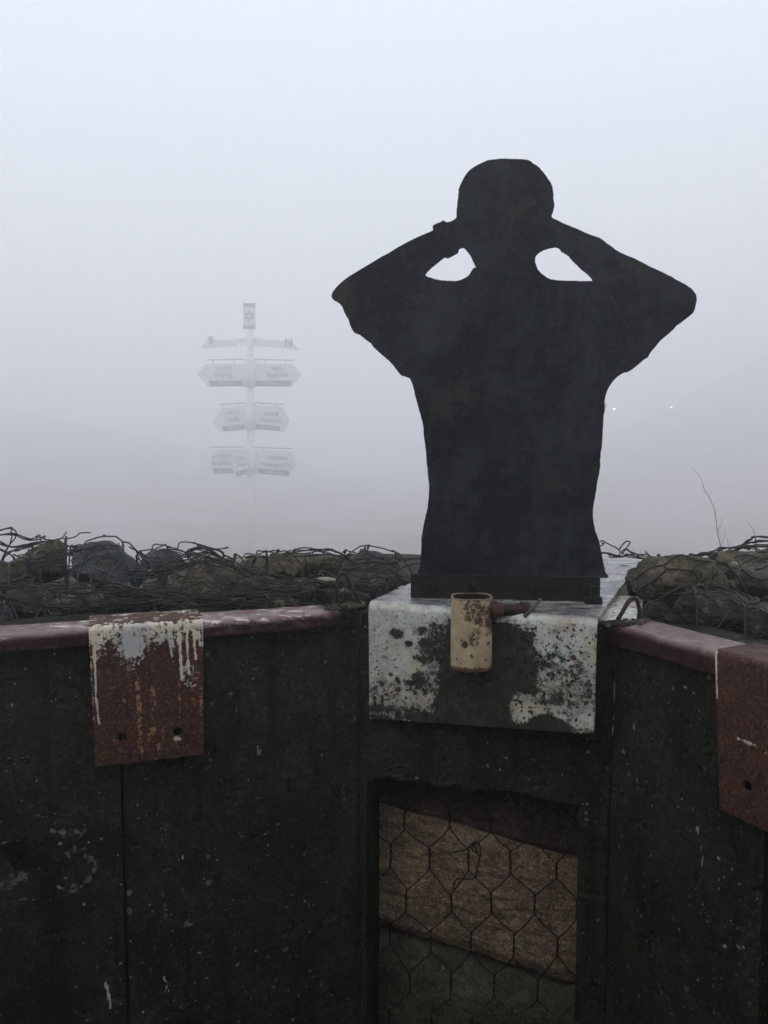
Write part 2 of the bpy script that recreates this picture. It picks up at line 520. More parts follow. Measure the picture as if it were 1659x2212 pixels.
# ground sheet: fine near the trench, coarse far off
def axis(lo, hi, fine_lo, fine_hi, step, k=1.13):
    a = list(np.arange(fine_lo, fine_hi, step)); s = step; v = a[-1]
    while v < hi:
        s = min(s * k, 4.0); v += s; a.append(min(v, hi))
    s = step; v = fine_lo; b = []
    while v > lo:
        s = min(s * k, 4.0); v -= s; b.append(max(v, lo))
    return np.array(b[::-1] + a)
gx = axis(-150, 150, -2.4, 2.4, .05); gy = axis(-60, 300, -1.2, 3.6, .05)
GX, GY = np.meshgrid(gx, gy)
GZ = terrain(GX, GY)
ins = inside_trench(GX, GY, .30)
GZ = np.where(ins, FLOOR + .02 * fbm(GX / .2, GY / .2, 4), GZ)
nx_, ny_ = len(gx), len(gy)
gv = np.stack([GX, GY, GZ], -1).reshape(-1, 3)
gf = [(j * nx_ + i, j * nx_ + i + 1, (j + 1) * nx_ + i + 1, (j + 1) * nx_ + i) for j in range(ny_ - 1) for i in range(nx_ - 1)]
ground = mesh('ground', gv, gf, GROUND, origin=(0, 0, FLOOR))
setprops(ground, 'stony grass hillside falling away from the trench into the fog', 'ground', kind='structure')

# ------------------------------------------------------------------ concrete walls
def seg_dist(U, Z, pts):
    d = np.full(U.shape, 9.0)
    for (a, b) in zip(pts[:-1], pts[1:]):
        ax, az, bx, bz = a[0], a[1], b[0], b[1]
        L2 = max((bx - ax) ** 2 + (bz - az) ** 2, 1e-9)
        t = np.clip(((U - ax) * (bx - ax) + (Z - az) * (bz - az)) / L2, 0, 1)
        d = np.minimum(d, np.hypot(U - ax - t * (bx - ax), Z - az - t * (bz - az)))
    return d

def panel(name, P, d, n, u0, u1, z0, z1, thick, parent, grooves=(), white=(), black=(), step=.004, seed=1, amp=.0025, rough_bottom=0.0, mat=None, push=None):
    nu = max(2, int((u1 - u0) / step)); nz = max(2, int((z1 - z0) / step))
    u = np.linspace(u0, u1, nu); z = np.linspace(z0, z1, nz)
    U, Z = np.meshgrid(u, z)
    off = amp * 2 * (fbm(U / .09, Z / .09, seed, 5) - .5)
    cell = fbm(U / .03, Z / .03, seed + 9, 3)
    off = off + .004 * sstep(.70, .78, cell)                        # spalled pits
    for (gu, gw, gd) in grooves:
        wob = .0012 * (vn(Z / .02, Z * 0, seed + 3) - .5)
        off = off + gd * sstep(gw, gw * .4, np.abs(U - gu + wob))
    edge = np.minimum(np.minimum(U - u0, u1 - U), 9)
    off = off + .006 * sstep(.012, 0, np.minimum(U - u0, u1 - U)) * fbm(U / .02, Z / .02, seed + 2)
    ZZ = Z.copy()
    if rough_bottom:
        k = sstep(z0 + .05, z0, Z)
        ZZ = Z + k * rough_bottom * (fbm(U / .04, U * 0, seed + 5, 4) - .5) * 2
    if push is not None: off = off + push(U, Z)
    w = np.zeros_like(U); b = np.zeros_like(U); br = np.zeros_like(U)
    nz_ = fbm(U / .012, Z / .012, seed + 20, 3)
    for (pts, wd, st, bright) in white:
        m = st * sstep(wd, wd * .25, seg_dist(U, Z, pts) + (nz_ - .5) * wd * .8)
        br = np.where(m > w, bright, br); w = np.maximum(w, m)
    for (pts, wd, st) in black:
        b = np.maximum(b, st * sstep(wd, wd * .3, seg_dist(U, Z, pts) + (nz_ - .5) * wd * .8))
    base = Vector((P.x, P.y, 0))
    X = base.x + U * d.x + off * n.x; Y = base.y + U * d.y + off * n.y
    V = np.stack([X, Y, ZZ], -1).reshape(-1, 3).tolist()
    F = [(j * nu + i, j * nu + i + 1, (j + 1) * nu + i + 1, (j + 1) * nu + i) for j in range(nz - 1) for i in range(nu - 1)]
    loop = [i for i in range(nu)] + [j * nu + nu - 1 for j in range(1, nz)] + [(nz - 1) * nu + i for i in range(nu - 2, -1, -1)] + [j * nu for j in range(nz - 2, 0, -1)]
    b0 = len(V)
    for q in loop:
        i, j = q % nu, q // nu
        V.append((base.x + u[i] * d.x + thick * n.x, base.y + u[i] * d.y + thick * n.y, V[q][2]))
    m = len(loop)
    for k in range(m):
        F.append((loop[k], b0 + k, b0 + (k + 1) % m, loop[(k + 1) % m]))
    F.append(tuple(b0 + k for k in range(m)))
    pad = [0.0] * m
    at = {'white': np.concatenate([w.ravel(), pad]), 'black': np.concatenate([b.ravel(), pad]), 'bright': np.concatenate([br.ravel(), pad])}
    o = mesh(name, V, F, mat or CON, parent, smooth=False, attrs=at)
    return o

WT = -.333          # concrete top, under the steel cap
def uz(px, py, P, d):
    q = vp(px, py, P, d)
    return ((q - P).dot(d), q.z)
def lw(pts): return [uz(x, y, WL, LD) for x, y in pts]
def rw(pts): return [uz(x, y, WR, RD) for x, y in pts]
def cc6(p): return (.5 * p[0], 1294 + .5 * p[1])       # lower-left detail
def cc8(p): return (.5 * p[0], 1659 + .5 * p[1])
def g25(p): return (.168 * p[0], 1725.4 + .168 * p[1])

uL = (KL - WL).dot(LD)
left = thing('concrete_wall', 'dark stained concrete wall left of the figure, with a faded painted number', 'wall', (L_END.x, L_END.y, FLOOR))
white_l = [
    (lw([g25((660, 430)), g25((830, 430)), g25((1060, 425))]), .013, .42, .3),
    (lw([g25((1060, 450)), g25((1020, 500))]), .006, .5, .3),
    (lw([g25((880, 700)), g25((1020, 660)), g25((1110, 690)), g25((1180, 800)), g25((1200, 920)), g25((1130, 1030)), g25((1000, 1120)), g25((900, 1170))]), .015, .40, .25),
    (lw([g25((760, 1150)), g25((830, 1180))]), .007, .6, .4),
    (lw([g25((0, 1130)), g25((150, 1090)), g25((340, 1000))]), .015, .42, .25),
    (lw([g25((150, 1030)), g25((300, 970))]), .016, .42, .2),
    (lw([g25((0, 590)), g25((120, 560)), g25((260, 550))]), .004, .5, .3),
    (lw([g25((330, 260)), g25((600, 235))]), .003, .5, .3),
    (lw([g25((130, 1325)), g25((330, 1290)), g25((480, 1310))]), .003, .5, .3),
    (lw([cc8((455, 925)), cc8((468, 970)), cc8((478, 1040))]), .0035, .95, .9),
    (lw([cc8((708, 900)), cc8((715, 925))]), .003, .9, .9),
    (lw([cc8((720, 940)), cc8((727, 970))]), .003, .9, .9),
    (lw([cc8((788, 380)), cc8((795, 400))]), .003, .95, .9),
    (lw([cc8((716, 160)), cc8((722, 210)), cc8((712, 370)), cc8((716, 450)), cc8((700, 520)), cc8((716, 640)), cc8((660, 810))]), .006, .33, .2),
    (lw([cc6((1118, 630)), cc6((1120, 670))]), .007, .5, .3),
    (lw([cc6((1020, 470)), cc6((1030, 500))]), .003, .5, .2),
]
black_l = [
    (lw([g25((0, 640)), g25((120, 600)), g25((280, 590)), g25((300, 680)), g25((220, 800)), g25((260, 840)), g25((420, 830)), g25((560, 780))]), .020, .75),
    (lw([g25((100, 660)), g25((200, 760))]), .022, .7),
    (lw([g25((380, 690)), g25((520, 600)), g25((620, 500))]), .006, .6),
    (lw([g25((430, 570)), g25((540, 570))]), .005, .7),
    (lw([g25((950, 240)), g25((1100, 250)), g25((1130, 320))]), .007, .6),
    (lw([cc8((563, 60)), cc8((650, 64))]), .003, .8),
    (lw([cc6((1030, 520)), cc6((1030, 590))]), .010, .5),
    (lw([cc6((520, 700)), cc6((560, 700))]), .004, .6),
]
uS = uz(270, 1900, WL, LD)[0]
panel('wall_panel', WL, LD, LN, -1.2, uL, FLOOR - .05, WT, .16, left, grooves=[(uS, .004, .012), (uS - .62, .004, .012)], white=white_l, black=black_l, seed=3)

uR0 = (KR - WR).dot(RD)
uJ = uz(1643, 1950, WR, RD)[0]
right = thing('concrete_wall', 'dark speckled concrete wall right of the figure under the pink steel cap', 'wall', (KR.x, KR.y, FLOOR))
def c9(p): return (1260.8 + .43 * p[0], 1260.8 + .43 * p[1])
white_r = [
    (rw([c9((155, 320)), c9((158, 380))]), .004, .6, .8),
    (rw([c9((150, 420)), c9((152, 560)), c9((147, 640)), c9((138, 760))]), .005, .55, .7),
    (rw([c9((250, 700)), c9((254, 760))]), .005, .4, .4),
    (rw([c9((310, 800)), c9((312, 830))]), .003, .5, .5),
    (rw([c9((195, 830)), c9((200, 850))]), .005, .6, .4),
    (rw([c9((570, 1225)), c9((572, 1250))]), .006, .6, .5),
    (rw([c9((545, 1130)), c9((545, 1145))]), .005, .5, .4),
    (rw([c9((590, 1320)), c9((596, 1420))]), .003, .55, .6),
    (rw([c9((590, 1590)), c9((640, 1700))]), .003, .5, .6),
    (rw([c9((600, 850)), c9((600, 875))]), .007, .35, .2),
    (rw([c9((790, 1240)), c9((800, 1255))]), .005, .5, .3),
    (rw([c9((300, 1520)), c9((306, 1535))]), .005, .45, .4),
]
panel('wall_panel', WR, RD, RN, uR0, uJ, FLOOR - .05, WT, .16, right, white=white_r, seed=11)
panel('wall_panel', WR + RN * .018, RD, RN, uJ + .012, 1.9, FLOOR - .05, WT, .14, right, seed=14, step=.006)

# centre wall: lintel over a recess, and the pier at its right
centre = thing('concrete_wall', 'narrow concrete wall under the figure with a mesh-covered recess', 'wall', (KL.x, KL.y, FLOOR))
def cw(px, py): return uz(px, py, WC, CD)
uC0 = (KL - WC).dot(CD); uC1 = (KR - WC).dot(CD)
uo0 = max(cw(792, 1900)[0], uC0 + .004); uo1 = cw(1247, 1900)[0]
zlin = cw(1000, 1702)[1]
panel('lintel', WC, CD, CN, uC0, uC1, zlin, WT, .085, centre, seed=21, rough_bottom=.022)
panel('pier', WC + CN * .0012, CD, CN, uo1, uC1, FLOOR - .05, zlin + .02, .085, centre, seed=23)
jb = MB()
jb.box(KL + CN * .001 + Vector((0, 0, FLOOR - KL.z)), CD * (uo0 - uC0) , CN * .105, (0, 0, zlin - FLOOR + .01))
jb.build('jamb', CON, centre)
sill = MB()
sill.box(WC + CD * uo0 + CN * .003 + Vector((0, 0, FLOOR - WC.z)), CD * (uo1 - uo0), CN * .08, (0, 0, .17))
sill.build('sill', CON, centre)

# trench wall behind the camera and two ends: unseen, added to shade the trench
bk = thing('concrete_wall', 'rough unseen concrete wall on the camera side of the trench, added high to shade it', 'wall', (0, -.62, FLOOR))
mb = MB()
mb.box((L_END.x - .2, -.82, FLOOR), (R_END.x - L_END.x + .4, 0, 0), (0, .2, 0), (0, 0, 2.0))
mb.box((L_END.x - .2, -.60, FLOOR), (.2, 0, 0), (0, L_END.y + .8, 0), (0, 0, 1.2))
mb.box((R_END.x, -.60, FLOOR), (.2, 0, 0), (0, R_END.y + .8, 0), (0, 0, 1.2))
mb.build('wall_panel', CON2, bk)

# ------------------------------------------------------------------ bent steel sheets
def bent_sheet(name, A0, A1, B0, B1, C0, C1, rad, thick, mat, parent, masks=None, holes=(), step=.003, wav=.0008, seed=1, edge_noise=0.0):
    """B = back edge, A = front fold, C = bottom of the skirt; mask functions get (u 0..1, distance along the profile from the fold, + down)"""
    A0, A1, B0, B1, C0, C1 = map(Vector, (A0, A1, B0, B1, C0, C1))
    wid = (A1 - A0).length; dep = (B0 - A0).length; drop = (C0 - A0).length
    nu = int(wid / step) + 2
    nt_ = max(3, int(dep / step)); ns = max(3, int(drop / step)); nb = 7
    prof = []                                  # (kind, t)
    for k in range(nt_): prof.append(('t', 1 - k / nt_))
    for k in range(nb + 1): prof.append(('b', k / nb))
    for k in range(1, ns + 1): prof.append(('s', k / ns))
    us = np.linspace(0, 1, nu)
    V = []; UU = []; SS = []
    for kind, t in prof:
        for u in us:
            A = A0.lerp(A1, u); B = B0.lerp(B1, u); C = C0.lerp(C1, u)
            db = (B - A); dc = (C - A)
            pa = A + db.normalized() * rad; pc = A + dc.normalized() * rad
            if kind == 't': p = pa.lerp(B, t); s = -(p - A).length
            elif kind == 'b': p = pa * (1 - t) ** 2 + A * 2 * t * (1 - t) + pc * t * t; s = (t - .5) * rad
            else: p = pc.lerp(C, t); s = (p - A).length
            V.append(p); UU.append(u); SS.append(s)
    UU = np.array(UU); SS = np.array(SS)
    Va = np.array([tuple(p) for p in V])
    nrm = np.array(((A1 - A0).cross(C0 - A0)).normalized())
    if nrm[1] > 0: nrm = -nrm
    w = (fbm(UU * wid / .12, SS / .12, seed, 3) - .5) * 2 * wav + (fbm(UU * wid / .01, SS / .01, seed + 3, 2) - .5) * .0004
    isS = (SS > 0)[:, None]
    Va = Va + np.where(isS, nrm[None] * w[:, None], np.array([[0, 0, 1.0]]) * w[:, None])
    if edge_noise:
        e_ = sstep(drop - .02, drop, SS) * (fbm(UU * wid / .01, UU * 0, seed + 7, 4) - .5) * edge_noise
        Va[:, 2] += e_
    nr = len(prof)
    F = [(j * nu + i, (j + 1) * nu + i, (j + 1) * nu + i + 1, j * nu + i + 1) for j in range(nr - 1) for i in range(nu - 1)]
    if holes:
        X = UU * wid
        for (hu, hs, hr) in holes:
            d = np.hypot(X - hu * wid, SS - hs)
            Fn = [q for q in F if min(d[i] for i in q) > hr * .72]
            keep = set(i for q in Fn for i in q)
            gone = [q for q in F if min(d[i] for i in q) <= hr * .72]
            rimv = set(i for q in gone for i in q) & keep
            du = np.array(((A1 - A0)).normalized())
            for i in rimv:
                if d[i] < 1e-6: continue
                k = hr / d[i] - 1
                ddu = (X[i] - hu * wid) * k; dds = (SS[i] - hs) * k
                if hs > 0: dv = np.array((C0 - A0).normalized())
                else: dv = -np.array((B0 - A0).normalized())
                Va[i] += du * ddu + dv * dds
            F = Fn
    at = {}
    for k in ('white', 'black', 'blue', 'ochre', 'spots', 'top'):
        f = (masks or {}).get(k)
        if f is not None:
            a = f(UU, SS) if callable(f) else np.full(len(UU), float(f)); at[k] = np.clip(a, 0, 1)
    o = mesh(name, Va, F, mat, parent, attrs=at)
    m = o.modifiers.new('solid', 'SOLIDIFY'); m.thickness = thick; m.offset = 0
    return o

def ell(U, Sx, cu, cs, ru, rs, soft=.35):
    d = np.sqrt(((U - cu) / ru) ** 2 + ((Sx - cs) / rs) ** 2)
    return sstep(1 + soft, 1 - soft, d)

down = Vector((0, 0, -1))
# left cap
cl = thing('steel_cap', 'flaking mauve steel cap on the left concrete wall', 'cap', (LA.x, LA.y, -.325))
A0 = LA - LD * .9; A1 = LB + LD * .010
lipL = down * .028 + LN * .001
bent_sheet('cap_sheet', A0, A1, A0 + LN * .085, A1 + LN * .085, A0 + lipL, A1 + lipL, .010, .004, CAP, cl,
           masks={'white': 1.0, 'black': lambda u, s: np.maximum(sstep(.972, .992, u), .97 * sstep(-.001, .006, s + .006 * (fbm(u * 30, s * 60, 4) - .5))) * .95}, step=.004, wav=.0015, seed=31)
# right cap
crp = thing('steel_cap', 'smooth pink-mauve steel cap on the right concrete wall', 'cap', (RA.x, RA.y, -.325))
A0 = RA - RD * .022; A1 = RA + RD * 1.5
RW = .088
bent_sheet('cap_sheet', A1, A0, A1 + RN * RW, A0 + RN * RW, A1 + down * .036, A0 + down * .036, .009, .004, CAP, crp,
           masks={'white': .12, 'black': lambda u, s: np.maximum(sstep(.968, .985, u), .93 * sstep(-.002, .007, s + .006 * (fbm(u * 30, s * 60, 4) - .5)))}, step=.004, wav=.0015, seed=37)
# cap of the centre wall, white and rust flecked
cc = thing('steel_cap', 'cream flaking steel cap under the large white sheet', 'cap', (WC.x, WC.y, -.325))
q0, q1 = hp(797, 1313, .3255), hp(1378, 1345, .3255)
q2, q3 = hp(1392, 1291, .3255), hp(866, 1267, .3255)
bent_sheet('cap_sheet', q0 + CN * .004, q1 + CN * .002, q3, q2, q0 + down * .02 + CN * .004, q1 + down * .02 + CN * .002, .006, .004, BASE, cc,
           masks={'spots': 1.0, 'black': lambda u, s: .25 * sstep(.2, .8, fbm(u * 9, s * 20, 3)), 'top': 0.0}, step=.004, seed=41)

# left bent sheet, rusted
P_ = thing('bent_sheet', 'rust brown steel sheet with white paint drips, hooked over the left wall', 'metal sheet', vp(320, 1640, LA, LD))
a0 = vp(191, 1352, LA, LD, -.004); a1 = vp(438, 1334, LA, LD, -.004)
zt = -.3185
a0 = LA + LD * (a0 - LA).dot(LD) - LN * .005; a1 = LA + LD * (a1 - LA).dot(LD) - LN * .005
a0.z = a1.z = zt
k0 = vp(206, 1656, LA, LD, -.006); k1 = vp(441, 1629, LA, LD, -.006)
Lw_ = (a1 - a0).length
def lu(px, py):
    q = vp(px, py, LA, LD, -.006); return (q - a0).dot(LD) / Lw_, a0.z - q.z
def streak(U, Sx, pts, wd):
    return sstep(wd, wd * .3, seg_dist(U * Lw_, Sx, [(p[0] * Lw_, p[1]) for p in pts]))
def white_left(U, Sx):
    m = .72 * sstep(.075, .006, Sx + .06 * (fbm(U * 16, Sx * 12, 51) - .5)) * (Sx > -.004)
    m = m * (.68 + .5 * (fbm(U * 34, Sx * 45, 52, 3)))
    for (a, b, s0, s1, w) in [(722, 742, 85, 245, .0045), (770, 788, 120, 350, .006), (806, 815, 110, 315, .005), (836, 846, 130, 258, .0045), (702, 706, 90, 180, .004), (862, 864, 100, 200, .003),
                              (655, 660, 85, 150, .004), (430, 440, 100, 190, .005), (448, 470, 90, 170, .004), (402, 410, 110, 400, .0045), (405, 420, 380, 535, .0035), (740, 748, 150, 205, .004)]:
        p0 = lu(*cc6((a, s0))); p1 = lu(*cc6((b, s1)))
        m = np.maximum(m, .88 * streak(U, Sx, [p0, p1], w * .72))
    pb = lu(*cc6((568, 215)))
    m = np.maximum(m, .85 * ell(U, Sx, pb[0], pb[1] - .010, .13, .038, .8))
    pb = lu(*cc6((515, 140))); m = np.maximum(m, .6 * ell(U, Sx, pb[0], pb[1], .05, .02))
    m = np.maximum(m, .45 * (U < .02) * (Sx > 0) * (Sx < .17))
    pb = lu(*cc6((820, 330))); m = np.maximum(m, .42 * ell(U, Sx, pb[0], pb[1], .10, .03))
    pb = lu(*cc6((768, 600))); m = np.maximum(m, .75 * ell(U, Sx, pb[0], pb[1], .045, .006))
    # on top of the wall the sheet keeps only worn scraps
    m = np.where(Sx < -.002, .50 * sstep(.35, .65, fbm(U * 12, Sx * 60, 58)), m)
    return m
def blue_left(U, Sx):
    pb = lu(*cc6((575, 190)))
    return np.maximum(.75 * ell(U, Sx, pb[0], pb[1], .15, .040, .8), .6 * sstep(.5, .62, fbm(U * 7, Sx * 30, 61)))
def ochre_left(U, Sx):
    m = np.zeros_like(U)
    for pts, w in [([(545, 290), (552, 340)], .004), ([(590, 340), (600, 460), (598, 560), (605, 660)], .0045), ([(655, 380), (660, 440), (652, 520)], .005), ([(665, 560), (640, 600)], .005), ([(775, 360), (776, 530)], .0022),
                   ([(680, 620), (683, 655)], .004), ([(870, 380), (872, 500)], .003), ([(760, 600), (772, 630)], .005), ([(700, 560), (705, 600)], .002), ([(530, 430), (538, 440)], .002), ([(820, 400), (845, 460)], .004)]:
        m = np.maximum(m, .60 * streak(U, Sx, [lu(*cc6(p)) for p in pts], w * 1.7))
    m = np.maximum(m, .16 * sstep(.0, .12, Sx))
    return m
h0 = lu(260.5, 1592); h1 = lu(384.5, 1580)
bent_sheet('sheet', a0, a1, a0 + LN * .095, a1 + LN * .095, k0, k1, .010, .005, RUST, P_,
           masks={'white': white_left, 'blue': blue_left, 'ochre': ochre_left}, holes=[(h0[0], h0[1], .0088), (h1[0], h1[1], .0090)], step=.0022, seed=43, edge_noise=.003)

# right bent sheet
P_ = thing('bent_sheet', 'dark red rusted steel sheet hooked over the right wall, cut by the photo edge', 'metal sheet', RA + RD * .4 + down * .25)
s0_ = (vp(1551, 1410, RA, RD) - RA).dot(RD)
b0_ = RA + RD * s0_ - RN * .005; b1_ = b0_ + RD * .235
b0_.z = b1_.z = zt
kk0 = vp(1557, 1748, RA, RD, -.006); kk1 = kk0 + RD * .235
def white_right(U, Sx):     # u = 0 at the far (right) end, the visible edge is u = 1
    m = .8 * sstep(.972, .992, U) * (Sx > 0) * (Sx < .062 + .02 * fbm(Sx * 60, U * 0, 3))
    m = np.maximum(m, .52 * (fbm(U * 8, Sx * 90, 5) > .4) * sstep(.006, 0, np.abs(Sx - .128)) * (U < .85))
    return m
def ochre_right(U, Sx):
    return np.maximum(.55 * sstep(.006, 0, np.abs(Sx - .129 - .01 * (1 - U))) * (U < .80), .5 * ell(U, Sx, .80, .142, .015, .004))
def blank_r(U, Sx): return np.zeros_like(U)
hq = vp(1598, 1690, RA, RD, -.006)
bent_sheet('sheet', b1_, b0_, b1_ + RN * (RW + .008), b0_ + RN * (RW + .008), kk1, kk0, .010, .005, RUST, P_,
           masks={'white': white_right, 'blue': 0.0, 'ochre': ochre_right}, holes=[(1 - (hq - b0_).dot(RD) / .235, b0_.z - hq.z, .0085)], step=.0025, seed=47, edge_noise=.004)

# ------------------------------------------------------------------ big white sheet under the figure
PH = .31
plate = thing('bent_sheet', 'large worn white steel sheet with black mould, folded over the wall below the figure', 'metal sheet', (CL.x, CL.y, -.53))
bl, brr = hp(905, 1213, PH), hp(1383, 1213, PH)
# the left flank runs parallel to the right one
e0 = hp(884, 1263, PH)
dl = (e0 - CL).normalized(); bl = CL + dl * ((brr - CR).length)
kl = vp(799, 1552, CL, CD, -.001); kr = vp(1284, 1586, CR, CD, -.001)
PWid = (CR - CL).length
def pu(cx_, cy_):
    px, py = c3((cx_, cy_)); q = vp(px, py, CL, CD); return (q - CL).dot(CD) / PWid, CL.z - q.z
def black_plate(U, Sx):
    m = np.zeros_like(U)
    def bl_(cx_, cy_, rx, ry, v=1.0, soft=.4):
        nonlocal m
        p = pu(cx_, cy_); m = np.maximum(m, v * ell(U, Sx, p[0], p[1], rx / 1225., ry / 1030. * PWid * .84, soft))
    bl_(740, 700, 260, 330, .95); bl_(640, 900, 190, 160, 1.0); bl_(700, 800, 230, 240, 1)
    bl_(860, 560, 130, 130, .72); bl_(820, 480, 190, 45, .5); bl_(470, 560, 110, 120, .50); bl_(400, 500, 70, 30, .46); bl_(150, 850, 110, 110, .30, .7); bl_(1130, 750, 190, 220, .31, .6)
    bl_(245, 510, 40, 28, .75, .6); bl_(310, 565, 22, 18, .7); bl_(400, 560, 45, 30, .62); bl_(370, 780, 90, 50, .50, .6); bl_(370, 740, 60, 40, .46, .6)
    bl_(430, 640, 90, 70, .45, .6); bl_(1040, 990, 150, 75, .95); bl_(1120, 1020, 90, 60, .9); bl_(900, 1000, 150, 60, .9); bl_(380, 960, 110, 32, .8); bl_(150, 965, 90, 16, .6)
    bl_(820, 780, 110, 120, .66); bl_(1280, 780, 26, 60, .45); bl_(1200, 690, 60, 60, .38); bl_(1040, 640, 110, 50, .38); bl_(1100, 820, 90, 60, .38)
    bl_(560, 620, 60, 200, .9)
    m = np.maximum(m, .42 * sstep(.185, .215, Sx))
    m = m * sstep(.004, .035, Sx + .02 * fbm(U * 14, U * 0, 3)) + .10
    hole = ell(U, Sx, pu(920, 890)[0], pu(920, 890)[1], .06, .035, .5)
    m = m * (1 - .7 * hole)
    return m
def spots_plate(U, Sx):
    return np.clip(.35 + .4 * sstep(.55, .75, U) + .35 * sstep(.09, .17, Sx), 0, 1) * (Sx > .004)
def top_plate(U, Sx):
    return sstep(.006, -.012, Sx + .012 * (fbm(U * 20, Sx * 40, 5) - .5)) * (1 - .0 * U)
bent_sheet('sheet', CL, CR, bl, brr, kl, kr, .017, .005, BASE, plate,
           masks={'black': black_plate, 'spots': spots_plate, 'top': top_plate}, holes=[(.93, -.72, .012)], step=.0026, seed=53)

# ------------------------------------------------------------------ the figure
f0 = hp(887, 1292, PH - .002); f1 = hp(1296, 1300, PH - .002)
FD = (f1 - f0); FD.z = 0; FD.normalize(); FN = Vector((-FD.y, FD.x, 0))
fig = thing('silhouette_figure', 'blackened steel cutout of a helmeted man seen from behind, holding binoculars, elbows raised', 'statue', f0.lerp(f1, .5))
outer = [c2(p) for p in [(597, 318), (598, 292), (600, 270), (602, 245), (605, 225), (607, 205), (613, 188), (624, 165), (636, 146), (650, 130), (675, 113), (708, 97), (722, 91), (742, 88), (780, 84), (820, 86), (860, 86), (885, 91), (905, 104), (932, 123), (950, 145), (968, 172), (978, 192), (984, 215), (983, 245), (988, 275), (982, 300), (979, 318),
         (1005, 334), (1060, 357), (1100, 375), (1132, 388), (1165, 400), (1210, 432), (1255, 461), (1310, 483), (1370, 515), (1440, 548), (1500, 580), (1535, 603), (1550, 622), (1556, 645), (1550, 675), (1541, 700), (1515, 722), (1490, 742), (1475, 752), (1460, 769), (1430, 795), (1410, 812), (1392, 834), (1370, 860), (1360, 878), (1345, 887), (1315, 913), (1285, 934), (1265, 939), (1240, 955), (1220, 975), (1200, 1008), (1190, 1040), (1186, 1100)]]
outer += [(1307, 872), (1303, 905), (1302, 930), (1300, 960), (1296, 990), (1296, 1010), (1290, 1040), (1285, 1075), (1280, 1100), (1281, 1122), (1285, 1142), (1292, 1165), (1298, 1190), (1302, 1212), (1306, 1230), (1309, 1238), (1313, 1246)]
outer += [(1300, 1248), (1240, 1247), (1150, 1246), (1060, 1244), (990, 1243), (909, 1241), (908, 1222), (910, 1190), (911, 1160), (915, 1135), (920, 1112), (924, 1095), (927, 1065), (925, 1030), (922, 1000), (920, 972), (916, 945), (914, 918), (908, 896)]
outer += [c2(p) for p in [(436, 1045), (422, 988), (412, 962), (398, 955), (375, 947), (352, 922), (340, 905), (330, 893), (300, 868), (270, 840), (250, 817), (236, 806), (212, 787), (192, 780), (178, 760), (165, 725), (152, 702), (138, 672), (118, 655), (103, 645), (98, 632), (108, 610), (130, 585), (160, 560), (200, 535), (250, 505), (300, 475), (330, 459), (360, 440), (420, 408), (470, 385), (503, 370), (502, 355), (512, 346), (533, 338), (544, 331), (555, 338), (575, 335), (592, 324)]]
hl_ = [c2(p) for p in [(472, 550), (490, 525), (520, 500), (546, 479), (553, 476), (565, 479), (590, 466), (603, 458), (607, 446), (614, 440), (626, 439), (635, 446), (650, 465), (660, 485), (672, 508), (679, 517), (666, 521), (652, 542), (637, 557), (605, 571), (570, 572), (530, 568), (500, 562)]]
hr_ = [c2(p) for p in [(920, 465), (945, 448), (980, 438), (1005, 438), (1020, 455), (1045, 472), (1075, 500), (1100, 525), (1125, 548), (1143, 570), (1110, 573), (1070, 573), (1020, 571), (985, 567), (960, 560), (940, 545), (922, 525), (912, 500), (913, 480)]]
FP = f0 + FN * .012
cu = bpy.data.curves.new('figure_sheet', 'CURVE'); cu.dimensions = '2D'; cu.fill_mode = 'BOTH'
for ci, loop in enumerate((outer, hl_, hr_)):
    pts = []
    for (x, y) in loop:
        q = vp(x, y, FP, FD); pts.append(Vector(((q - FP).dot(FD), q.z, 0)))
    pts = catmull(pts, 4, True)
    sp = cu.splines.new('POLY'); sp.points.add(len(pts) - 1); sp.use_cyclic_u = True
    for k, p in enumerate(pts):
        j = mnoise.noise(Vector((p.x * 160, p.y * 160, ci))) * .0009 + mnoise.noise(Vector((p.x * 45, p.y * 45, ci + 5))) * .0010
        sp.points[k].co = (p.x + j, p.y + j * .7, 0, 1)
cu.extrude = .004
tmp = bpy.data.objects.new('tmp', cu); COL.objects.link(tmp)
dg = bpy.context.evaluated_depsgraph_get()
fm = bpy.data.meshes.new_from_object(tmp.evaluated_get(dg))
bpy.data.objects.remove(tmp); bpy.data.curves.remove(cu)
fv = [FP + FD * v.co.x + Vector((0, 0, v.co.y - FP.z)) + FN * v.co.z for v in fm.vertices]
ff = [tuple(p.vertices) for p in fm.polygons]
bpy.data.meshes.remove(fm)
mesh('figure_sheet', fv, ff, STATUE, fig, smooth=False)
# foot bar: steel angle with bolts
mb = MB()
bh = (dp(887, 1240, f0.y).z - f0.z)
blen = (f1 - f0).dot(FD)
mb.box(f0, FD * blen, FN * .007, (0, 0, bh))
mb.box(f0 + FN * .0165, FD * blen, FN * .05, (0, 0, .007))
mb.box(f0 + FN * .0165, FD * blen, FN * .006, (0, 0, bh - .003))
bevel(mb.build('foot_angle', BARMAT, fig), .0012)
def nut(P, ax, r, h, parent, name='nut', mat=BARMAT):
    m = MB(); ax = Vector(ax).normalized(); u = ax.orthogonal().normalized(); v = ax.cross(u)
    m.prism([P + (u * math.cos(a) + v * math.sin(a)) * r for a in [math.pi / 3 * k for k in range(6)]], ax * h)
    m.tube([P + ax * h, P + ax * (h + r * .7)], r * .55, 8)
    return bevel(m.build(name, mat, parent), .0008)
for x in (930, 1025, 1149, 1268):
    t_ = (vp(x, 1258, f0, FD) - f0).dot(FD)
    nut(f0 + FD * t_ + Vector((0, 0, bh * .58)), -FN, .010, .007, fig)
mb = MB()
g0 = f0 + FD * (blen - .034) - FN * .006
